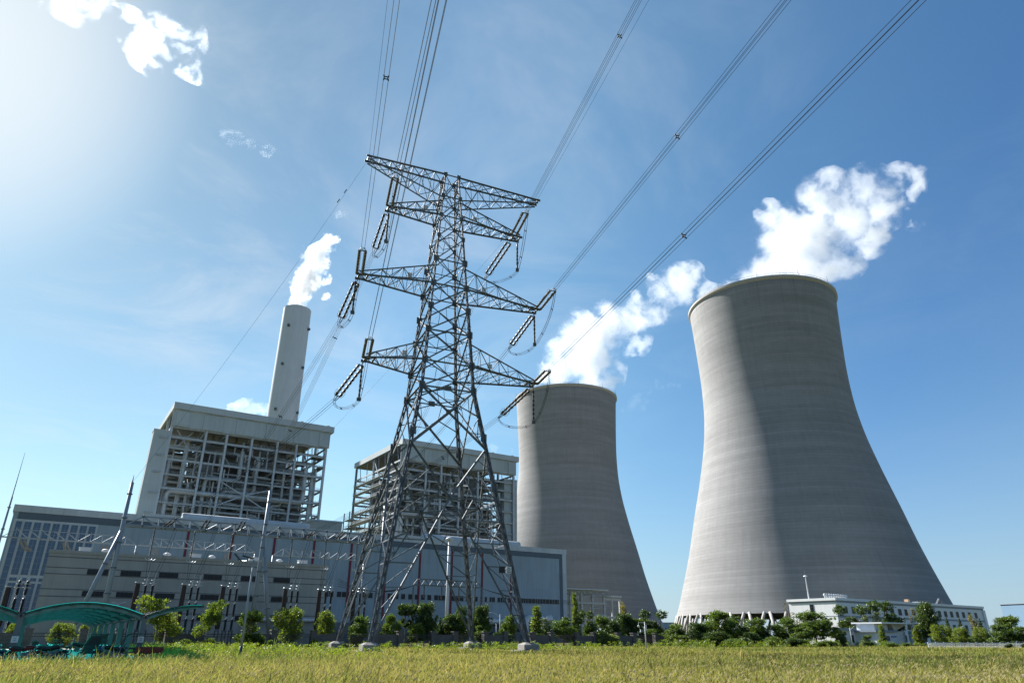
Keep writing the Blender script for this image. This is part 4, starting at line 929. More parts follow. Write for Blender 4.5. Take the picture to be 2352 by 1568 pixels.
# --- gantries
def mast(u, w, h, r0, r1, label, strut=None, rod=0, name='gantry_mast'):
    t = thing(name, label, 'mast', G(u, w), 'gantry masts')
    mb = MB(); mb.lathe([(r0, 0), (lerp(r0, r1, .5), h*.5), (r1, h)], G(u, w), 12); mb.build('pole', M['steel_light'], t, True)
    for k in range(1, 7):
        z = h*k/6.5; mb = MB(); rr = lerp(r0, r1, z/h); mb.lathe([(rr, z-.08), (rr+.13, z-.08), (rr+.13, z+.08), (rr, z+.08)], G(u, w), 12, cap=False); mb.build('flange', M['steel'], t)
    if strut:
        mb = MB(); a, b = G(strut[0], w, 0), G(u, w, strut[1]); mb.tube([a, b], [r0*.8, r0*.7], 10); mb.build('strut', M['steel_light'], t, True)
        for k in (.35, .7): p = lerp(a, b, k); d = nrm(b-a); mb = MB(); mb.lathe([(r0*.75, -.07), (r0*.75+.14, -.07), (r0*.75+.14, .07), (r0*.75, .07)], p, 12, d, cap=False); mb.build('flange', M['steel'], t)
    if rod: mb = MB(); mb.bar(G(u, w, h), G(u, w, h+rod), .09, .025, 6); mb.build('lightning_rod', M['steel'], t)
    return t
def truss(u0, u1, w, zb, zt, wd, label, m='steel_light', r=.13, pitch=2.2, ends=True):
    t = thing('gantry_beam', label, 'gantry beam', G((u0+u1)/2, w, zb), 'lattice gantry beams')
    n = max(4, int(round((u1-u0)/pitch))); du = (u1-u0)/n; mb = MB()
    ua, ub = (u0+du, u1-du) if ends else (u0, u1)
    for s_ in (-1, 1): mb.bar(G(u0, w+s_*wd, zb), G(u1, w+s_*wd, zb), r, None, 6)
    mb.bar(G(ua, w, zt), G(ub, w, zt), r, None, 6)
    if ends: mb.bar(G(u0, w, zb), G(ua, w, zt), r*.8, None, 6); mb.bar(G(u1, w, zb), G(ub, w, zt), r*.8, None, 6)
    mb.build('chord', M[m], t)
    mb = MB()
    for i in range(1, n):
        u = u0+i*du; nx = u+du/2
        for s_ in (-1, 1):
            mb.bar(G(u, w, zt), G(u, w+s_*wd, zb), r*.55)
            if i < n-1: mb.bar(G(u if i < n/2 else u+du, w, zt), G(u+du if i < n/2 else u, w+s_*wd, zb), r*.6)
        mb.bar(G(u, w-wd, zb), G(u, w+wd, zb), r*.5)
    mb.build('lattice', M['alu'] if m == 'alu_ish' else M[m], t)
    mb = MB()
    for i in range(1, n, 2):
        mb.ball(G(u0+i*du, w, zt), r*1.9, 6); mb.ball(G(u0+i*du, w-wd, zb), r*1.7, 6)
    mb.build('node', M['steel_dark'], t); return t
mast(8.6, W1, 24.0, .42, .26, 'leftmost tall gantry mast with a slanted strut, behind the green carport', (4.5, 16.6), 1.2)
mast(30.1, W1, 25.0, .42, .26, 'tall gantry mast just right of the floodlight pole', (33.5, 16.6), 1.2)
mast(51.8, W1, 24.5, .42, .26, 'gantry mast seen through the left legs of the lattice pylon', None, 1.0)
truss(8.9, 29.8, W1, 17.4, 18.9, .8, 'steel lattice beam between the leftmost mast and the floodlight pole')
truss(30.4, 51.5, W1, 17.4, 18.9, .8, 'steel lattice beam right of the floodlight pole, ending at the pylon legs')
W2 = 170
mast(-8.7, W2, 27, .34, .16, 'thin pointed mast at the far left edge, in front of the office windows', None, 9, 'lightning_mast')
mast(15.3, W2, 19.2, .3, .26, 'short white post rising behind the beige roof under the rear beam'); mast(39.9, W2, 19.0, .3, .26, 'rear gantry post beside the floodlight heads')
mast(66.5, W2, 19.3, .3, .26, 'rear gantry post behind the left pylon legs')
truss(-8.6, 15.1, W2, 19.3, 20.9, .7, 'rear lattice beam across the office windows at the left', 'rear', .075)
truss(15.5, 39.7, W2, 19.3, 20.9, .7, 'rear lattice beam above the middle of the beige roof', 'rear', .075)
truss(44, 66.3, W2, 19.0, 20.6, .7, 'rear lattice beam ending behind the left pylon legs', 'rear', .075)
mast(44, W2, 18.9, .3, .26, 'rear gantry post at the right end of the beige roof')
for i, (x0, y0, x1, y1) in enumerate(((205, 840, 268, 940), (600, 865, 632, 940), (965, 890, 972, 935), (1425, 920, 1440, 990), (1757, 950, 1765, 1012), (2085, 965, 2095, 1040))):
    a = on_w(*z8(x0, y0), W2); b = on_w(*z8(x1, y1), W2)
    t = thing('insulator_string', 'pale twin insulator string under the rear beam, %s from the left edge' % ('first', 'second', 'third', 'fourth', 'fifth', 'sixth')[i], 'insulator', G(a[0], W2, a[1]), 'pale rear insulators')
    for s_ in (-.35, .35):
        pts = [lerp(G(a[0]+s_, W2, a[1]), G(b[0]+s_, W2, b[1]), k)-V(0, 0, .35*math.sin(math.pi*k)) for k in np.linspace(0, 1, 6)]
        mb = MB(); mb.tube(pts, .2, 8); mb.build('insulator_rod', M['pale_ins'], t)
# hanging strings and drops from the front beam to the bushings
HANG = [z8(1418, 770), z8(1790, 785), z8(2137, 800), z2(512, 330), z2(842, 370), z2(1147, 392)]
ORD = ('first', 'second', 'third', 'fourth', 'fifth', 'sixth')
for i, q_ in enumerate(HANG):
    u, z = on_w(*q_, W1); top = G(u, W1, 17.3); bot = G(u, W1, 13.0)
    t = thing('drop_insulator', 'slim vertical insulator hanging from the front gantry beam, %s from the left' % ORD[i], 'insulator', top, 'vertical drop insulators')
    mb = MB(); discs(mb, top, bot, .14, 26); mb.build('insulator_rod', M['steel'], t)
    mb = MB(); mb.tube([bot+GU*math.cos(x)*.55+V(0, 0, -.15+.45*math.sin(x)) for x in np.linspace(math.pi*1.05, math.pi*1.95, 8)], .06, 6); mb.tube([bot+GW*.3+GU*(.5+math.cos(x)*.5)+V(0, 0, -.15+.45*math.sin(x)) for x in np.linspace(math.pi*1.05, math.pi*1.95, 8)], .06, 6); mb.build('grading_ring', M['alu'], t)
    t = thing('drop_wires', 'pair of thin wires dropping to the bushings below the %s hanging insulator' % ORD[i], 'wires', bot, 'drop wire pairs')
    for s_ in (.4, .9, 1.6, 2.0):
        mb = MB()
        if s_ < 1.5: mb.tube(catenary(bot-V(0, 0, .4)+GU*(s_-.5), G(u+.2+s_*.3, 125.5, 9.6), .25, 8), .028, 5)
        else: mb.tube(catenary(G(u+s_+1.2, W1, 17.3), G(u+s_-.3, 125.5, 9.9), .5, 8), .028, 5)
        mb.build('wire', M['wire'], t)
def bushing_group(u, w, i, label, top=9.6):
    t = thing('bushing_set', label, 'bushings', G(u, w), 'dark high-voltage bushing sets')
    mb = MB(); mb.lathe([(.30, 2.6), (.40, 3.0), (.36, top-.7), (.30, top-.5)], G(u-.9, w), 12); mb.build('thick_bushing', M['brown'], t, 'auto')
    mb = MB(); mb.ring(G(u-.9, w, top-.35), .42, .05, n=16); mb.build('corona_ring', M['alu'], t)
    for k, x in enumerate((.25, 1.25)):
        for j in range(3):
            z0 = 2.2+j*2.35; mb = MB(); discs(mb, G(u+x, w, z0), G(u+x, w, z0+2.0), .24, 16); mb.build('slim_bushing', M['black'], t)
            mb = MB(); mb.lathe([(.10, z0+2.0), (.10, z0+2.35)], G(u+x, w), 10); mb.build('joint_collar', M['alu'], t)
        mb = MB(); mb.ring(G(u+x, w, top-.45), .52, .05, n=16); mb.ring(G(u+x, w, top+.05), .36, .045, n=16); mb.bar(G(u+x, w, 9.2), G(u+x, w, top+.3), .06); mb.build('corona_ring', M['alu'], t)
        mb = MB(); mb.tube([G(u+x, w, top+.2), G(u+x+.15, w, top+.6), G(u+x+.05, w, top+.9), G(u+x+.25, w, top+1.3)], .045, 5); mb.build('terminal', M['alu'], t)
    for x in (-.9, .25, 1.25):
        mb = MB()
        for a, b in ((-.25, -.25), (.25, -.25), (.25, .25), (-.25, .25)): mb.bar(G(u+x+a, w+b, 0), G(u+x+a, w+b, 2.5), .05)
        mb.bar(G(u+x-.25, w-.25, .3), G(u+x+.25, w-.25, 2.3), .03); mb.obox(G(u+x, w, 2.4), GU*.35, GW*.35, V(0, 0, .1)); mb.build('support_frame', M['steel'], t)
for i, (u, lb) in enumerate(((13.5, 'dark bushing set behind the carport right end'), (20.2, 'dark bushing set behind the second tree from the carport'), (26.2, 'dark bushing set left of the floodlight pole'), (36.4, 'dark bushing set above the round yellow-green tree'), (42.4, 'dark bushing set at the right end of the beige building'), (48.8, 'dark bushing set seen through the left pylon legs'), (-2.9, 'lone brown bushing set in front of the office windows at far left'))):
    bushing_group(u, 126, i, lb, 9.6 if i < 6 else 8.4)
# busbar equipment seen through the pylon
bq = thing('busbar_gantry', 'low blue-grey switch gantry with curved wires seen through the pylon, before the hall', 'switchgear', G(92, 168))
for u in (78, 98):
    mb = MB(); mb.bar(G(u, 165, 0), G(u, 165, 13.5), .2, None, 6); mb.build('post', M['steel'], bq)
mb = MB(); mb.bar(G(78, 165, 13.5), G(98, 165, 13.5), .16); mb.bar(G(79.5, 165, 14.9), G(96.5, 165, 14.9), .14)
for k in range(9): mb.bar(G(78+k*2.2, 165, 13.5), G(79.1+k*2.2, 165, 14.9), .08); mb.bar(G(79.1+k*2.2, 165, 14.9), G(80.2+k*2.2, 165, 13.5), .08)
mb.build('lattice', M['steel'], bq)
for k in range(4):
    mb = MB(); mb.tube(catenary(G(56, 158, 12+k*.5), G(78, 165, 13.3), 1.2+k*.3, 10), .05, 5); mb.tube(catenary(G(98, 165, 13.3), G(150, 190, 13.2-k*.4), 1.6, 12), .05, 5); mb.build('wire', M['wire'], bq)
for k in range(3):
    mb = MB(); discs(mb, G(81+k*5, 165, 13.3), G(81+k*5, 165, 10.4), .2, 12); mb.build('insulator_rod', M['brown'], bq)
# slim white lightning mast through the pylon
t = thing('lightning_mast', 'white tubular mast with a small domed cap, seen between the pylon legs', 'mast', G(69.1, 130))
mb = MB(); mb.lathe([(.36, 0), (.30, 10), (.24, 20.2)], G(69.1, 130), 12); mb.build('pole', M['white'], t, True)
mb = MB(); mb.lathe([(.25, 20.0), (.8, 20.1), (.7, 20.4), (.3, 20.65), (.02, 20.7)], G(69.1, 130), 14); mb.build('cap', M['white'], t, True)
# --- boundary fence of brick panels and black iron railings

def brick_mat():
    m, nt, _, _ = nodes('grey_brick'); q = N(nt)
    pos = q.n('ShaderNodeNewGeometry').outputs['Position']; u = q.vm('DOT_PRODUCT', pos, tuple(GU)); x, y, z = q.sep(pos)
    b = q.n('ShaderNodeTexBrick'); q.set(b.inputs['Vector'], q.comb(u, z, 0.)); b.inputs['Scale'].default_value = 1; b.inputs['Brick Width'].default_value = .4; b.inputs['Row Height'].default_value = .16; b.inputs['Mortar Size'].default_value = .015
    b.inputs['Color1'].default_value = (.11, .095, .09, 1); b.inputs['Color2'].default_value = (.065, .058, .057, 1); b.inputs['Mortar'].default_value = (.16, .155, .15, 1)
    q.out(q.bsdf(b.outputs['Color'], .9)); return m
M['brick'] = brick_mat()
WF = 113
M['fence_black'] = mat('black_iron', (.02, .021, .023), .55, .2, .2, 2)
fnc = thing('boundary_fence', 'long boundary fence of dark brick panels and black iron railings behind the field', 'fence', G(40, WF))
u = -66.0
while u < 150:
    for x in (u, u+4.2):
        mb = MB(); mb.gbox(x-.45, x+.45, WF-.45, WF+.45, 0, 2.35); mb.gbox(x-.55, x+.55, WF-.55, WF+.55, 2.35, 2.5); mb.build('brick_pier', M['brick'], fnc)
    mb = MB(); mb.gbox(u+.45, u+3.75, WF-.2, WF+.2, 0, 1.95); mb.build('brick_panel', M['brick'], fnc)
    mb = MB()
    x = u+4.65
    for zz in (.25, 1.55, 1.85): mb.gbox(x, x+5.6, WF-.035, WF+.035, zz-.035, zz+.035)
    for k in range(33): mb.gbox(x+.08+k*.17, x+.115+k*.17, WF-.018, WF+.018, .1, 2.05)
    mb.build('iron_railing', M['fence_black'], fnc)
    u += 10.3
# ------------------------------------------------------------------ trees and shrubs
def leaf_mat(name, c0, c1, trans=.45):
    m, nt, _, _ = nodes(name); q = N(nt)
    at = q.n('ShaderNodeAttribute', attribute_name='leaf').outputs['Fac']
    oi = q.n('ShaderNodeObjectInfo').outputs['Random']
    c = q.mix(at, c0, c1); c = q.mix(q.math('MULTIPLY', oi, .35), c, tuple((a*1.25, b*1.1, d*.8) for a, b, d in (c1,))[0])
    d = q.n('ShaderNodeBsdfDiffuse'); q.set(d.inputs[0], c)
    t = q.n('ShaderNodeBsdfTranslucent'); q.set(t.inputs[0], q.vm('MULTIPLY', c, (1.25, 1.35, .6)))
    g = q.n('ShaderNodeBsdfGlossy'); g.inputs['Roughness'].default_value = .45; g.inputs[0].default_value = (.8, .85, .8, 1)
    mx = q.n('ShaderNodeMixShader'); mx.inputs[0].default_value = trans; nt.links.new(d.outputs[0], mx.inputs[1]); nt.links.new(t.outputs[0], mx.inputs[2])
    m2 = q.n('ShaderNodeMixShader'); m2.inputs[0].default_value = .04; nt.links.new(mx.outputs[0], m2.inputs[1]); nt.links.new(g.outputs[0], m2.inputs[2])
    q.out(m2.outputs[0]); return m
LM = {'dark': leaf_mat('dark_green_leaves', (.022, .044, .012), (.07, .11, .02), .42), 'mid': leaf_mat('mid_green_leaves', (.035, .07, .012), (.11, .16, .025), .5),
      'bright': leaf_mat('yellow_green_leaves', (.055, .095, .012), (.17, .21, .025), .55), 'grey': leaf_mat('grey_green_leaves', (.06, .085, .045), (.12, .15, .07), .4),
      'autumn': leaf_mat('tan_leaves', (.12, .11, .03), (.22, .19, .05), .5), 'reed': leaf_mat('reed_green_leaves', (.10, .14, .04), (.20, .24, .07), .5)}
M['bark'] = mat('grey_brown_bark', (.16, .13, .10), .9, 0, .3, 3)
def quad_mesh(name, P, X, Y, val, material):
    # P centres, X/Y half vectors (n,3): leaf-sized four-cornered faces
    n = len(P); v = np.empty((n, 4, 3)); v[:, 0] = P-X*.5-Y; v[:, 1] = P+X-Y*.1; v[:, 2] = P+X*.2+Y; v[:, 3] = P-X+Y*.15
    me = bpy.data.meshes.new(name); me.vertices.add(n*4); me.vertices.foreach_set('co', v.reshape(-1))
    me.loops.add(n*4); me.polygons.add(n); me.loops.foreach_set('vertex_index', np.arange(n*4, dtype=np.int32))
    me.polygons.foreach_set('loop_start', np.arange(0, n*4, 4, dtype=np.int32)); me.polygons.foreach_set('loop_total', np.full(n, 4, np.int32))
    a = me.attributes.new('leaf', 'FLOAT', 'POINT'); a.data.foreach_set('value', np.repeat(val, 4).astype(np.float32))
    me.materials.append(material); me.update(calc_edges=True); return me
def rdirs(n, rng):
    d = rng.normal(size=(n, 3)); return d/np.linalg.norm(d, axis=1)[:, None]
def leaf_cloud(blobs, n, size, rng, droop=0.):
    # blobs: list of (centre, radii); leaves gather on twig clumps within each
    vol = np.array([b[1][0]*b[1][1]*b[1][2] for b in blobs])**.7; vol = vol/vol.sum(); P = []; val = []
    for (c, r), f in zip(blobs, vol):
        k = max(8, int(n*f)); nc = max(6, k//14)
        cl = rdirs(nc, rng)*(rng.uniform(.35, 1.0, nc)**.55)[:, None]*np.array(r)+np.array(c)
        idx = rng.integers(0, nc, k); tone = rng.uniform(0, 1, nc)
        P.append(cl[idx]+rng.normal(size=(k, 3))*np.mean(r)*.20*np.array([1, 1, .75])); val.append(np.clip(tone[idx]*.7+rng.uniform(-.1, .4, k), 0, 1))
    P = np.concatenate(P); val = np.concatenate(val); n = len(P)
    d = rdirs(n, rng); d[:, 2] = np.abs(d[:, 2])*.8+.1-droop; d /= np.linalg.norm(d, axis=1)[:, None]
    t = np.cross(d, rdirs(n, rng)); t /= np.linalg.norm(t, axis=1)[:, None]+1e-9; b = np.cross(d, t)
    s = size*rng.uniform(.6, 1.25, n)[:, None]
    return P, t*s*.55, b*s, val
def trunk_mesh(h, r, limbs, rng, lean=(0, 0), bare=0):
    mb = MB(); pts = [V(lean[0]*k*k*h, lean[1]*k*k*h, h*k) for k in np.linspace(0, 1, 7)]
    mb.tube(pts, [r*(1.3 if i == 0 else 1-.7*i/6) for i in range(7)], 7)
    for (c, br) in limbs:
        a = lerp(pts[0], pts[-1], rng.uniform(.35, .85)); c = np.array(c); m = (a+c)/2+V(0, 0, -.12*np.linalg.norm(c-a))
        mb.tube([a, m, c], [r*.42, r*.3, r*.1], 5)
        for k in range(2): e = c+rng.normal(size=3)*np.array(br)*.7; mb.tube([m, (m+e)/2+V(0, 0, .1), e], [r*.18, r*.12, r*.05], 4)
    return mb
TREES = {}
def tree_kind(kind, h, wd, lm, seed, shape='round', n=1300, leaf=.16):
    rng = np.random.default_rng(seed); B = []
    if shape == 'round':
        for k in range(17):
            a = rng.uniform(0, 6.28); zz = rng.uniform(.26, .93); e = math.sqrt(max(.12, 1-((zz-.56)/.44)**2)); rr = wd*.40*e*rng.uniform(.25, 1.0)**.7; b_ = rng.uniform(.11, .23)
            B.append(((math.cos(a)*rr, math.sin(a)*rr*.9, h*zz), (wd*b_, wd*b_, h*b_*rng.uniform(.6, .9))))
        for k in range(7): a = rng.uniform(0, 6.28); rr = wd*.5; B.append(((math.cos(a)*rr, math.sin(a)*rr, h*rng.uniform(.35, .85)), (wd*.07, wd*.07, h*.05)))
        for k in range(3): B.append(((rng.normal()*wd*.12, rng.normal()*wd*.12, h*rng.uniform(.9, .99)), (wd*.08, wd*.08, h*.05)))
        th = h*.7
    elif shape == 'loose':
        for k in range(11):
            a = rng.uniform(0, 6.28); zz = rng.uniform(.25, .95); rr = wd*.42*rng.uniform(.2, 1); B.append(((math.cos(a)*rr, math.sin(a)*rr, h*zz), (wd*.17, wd*.17, h*.11)))
        th = h*.8
    elif shape == 'column':
        for k in range(10): zz = .12+.86*k/9; B.append(((rng.normal()*wd*.07, rng.normal()*wd*.07, h*zz), (wd*.42*(1-.55*zz), wd*.42*(1-.55*zz), h*.085)))
        th = h*.85
    elif shape == 'cone':
        for k in range(11):
            zz = .10+.88*k/10; w_ = wd*.5*(1.02-zz)
            for a in np.arange(0, 6.28, 1.25): B.append(((math.cos(a+k)*w_*.6, math.sin(a+k)*w_*.6, h*zz), (w_*.42+.05, w_*.42+.05, h*.035)))
        th = h*.95
    elif shape == 'tuft':
        for k in range(12): a = k*.52+rng.uniform(0, .3); rr = wd*.36*rng.uniform(.5, 1.1); B.append(((math.cos(a)*rr, math.sin(a)*rr, h*rng.uniform(.78, .97)), (wd*.17, wd*.17, h*.06)))
        for k in range(4): a = rng.uniform(0, 6.28); B.append(((math.cos(a)*wd*.2, math.sin(a)*wd*.2, h*rng.uniform(.45, .65)), (wd*.13, wd*.13, h*.06)))
        th = h*.88
    elif shape == 'bush':
        for k in range(8): a = rng.uniform(0, 6.28); rr = wd*.32*rng.uniform(.1, 1); B.append(((math.cos(a)*rr, math.sin(a)*rr, h*rng.uniform(.3, .72)), (wd*.22, wd*.22, h*.26)))
        th = h*.3
    elif shape == 'bare':
        for k in range(10): zz = .25+.72*k/9; a = rng.uniform(0, 6.28); B.append(((math.cos(a)*wd*.28, math.sin(a)*wd*.28, h*zz), (wd*.12, wd*.12, h*.04)))
        th = h*.97
    tb = trunk_mesh(th, max(.05, h*.017), [(b[0], b[1]) for b in B[:9]], rng, (rng.uniform(-.03, .03), rng.uniform(-.03, .03)))
    B = [(c, tuple(k*1.12 for k in r)) for c, r in B]
    P, X, Y, val = leaf_cloud(B, int(n*(4.2 if shape != 'bare' else 2)), leaf*.78, rng)
    root = thing(kind, 'tree', 'tree', (0, 0, 0)); tb.build('trunk', M['bark'], root, True)
    me = quad_mesh('crown', P, X, Y, val, LM[lm]); c = bpy.data.objects.new('crown', me); col.objects.link(c); c.parent = root
    return root
KINDS = {
 'roundA': lambda: tree_kind('broadleaf_tree', 6, 4.6, 'bright', 1, 'round', 2400, .15), 'roundB': lambda: tree_kind('broadleaf_tree', 6, 4.4, 'mid', 2, 'round', 2400, .16), 'roundD': lambda: tree_kind('broadleaf_tree', 6, 4.6, 'dark', 3, 'round', 2600, .17),
 'looseB': lambda: tree_kind('young_tree', 6, 4.6, 'bright', 4, 'loose', 1500, .15), 'looseM': lambda: tree_kind('young_tree', 6, 4.4, 'mid', 5, 'loose', 1700, .16), 'looseD': lambda: tree_kind('young_tree', 6, 4.2, 'dark', 6, 'loose', 1800, .17),
 'colB': lambda: tree_kind('columnar_tree', 7, 2.3, 'bright', 7, 'column', 1500, .15), 'colG': lambda: tree_kind('columnar_tree', 6, 2.6, 'grey', 8, 'column', 1300, .13), 'cone': lambda: tree_kind('conifer', 6, 3.2, 'dark', 9, 'cone', 2400, .13),
 'tuft': lambda: tree_kind('palm_like_tree', 7, 4.6, 'dark', 10, 'tuft', 1500, .22), 'bushM': lambda: tree_kind('shrub', 2.2, 3.0, 'mid', 11, 'bush', 1400, .13), 'bushD': lambda: tree_kind('shrub', 2.0, 3.0, 'dark', 12, 'bush', 1500, .13),
 'bare': lambda: tree_kind('thin_tree', 8, 2.4, 'autumn', 13, 'bare', 260, .12), 'autumn': lambda: tree_kind('columnar_tree', 7, 3.0, 'autumn', 14, 'column', 1100, .15), 'reed': lambda: tree_kind('pampas_bush', 2.6, 4.0, 'reed', 15, 'bush', 2600, .16)}
HGT = {'roundA': 6, 'roundB': 6, 'roundD': 6, 'looseB': 6, 'looseM': 6, 'looseD': 6, 'colB': 7, 'colG': 6, 'cone': 6, 'tuft': 7, 'bushM': 2.2, 'bushD': 2.0, 'bare': 8, 'autumn': 7, 'reed': 2.6}
WDT = {'roundA': 4.6, 'roundB': 4.4, 'roundD': 4.6, 'looseB': 4.6, 'looseM': 4.4, 'looseD': 4.2, 'colB': 2.3, 'colG': 2.6, 'cone': 3.2, 'tuft': 4.6, 'bushM': 3, 'bushD': 3, 'bare': 2.4, 'autumn': 3, 'reed': 4}
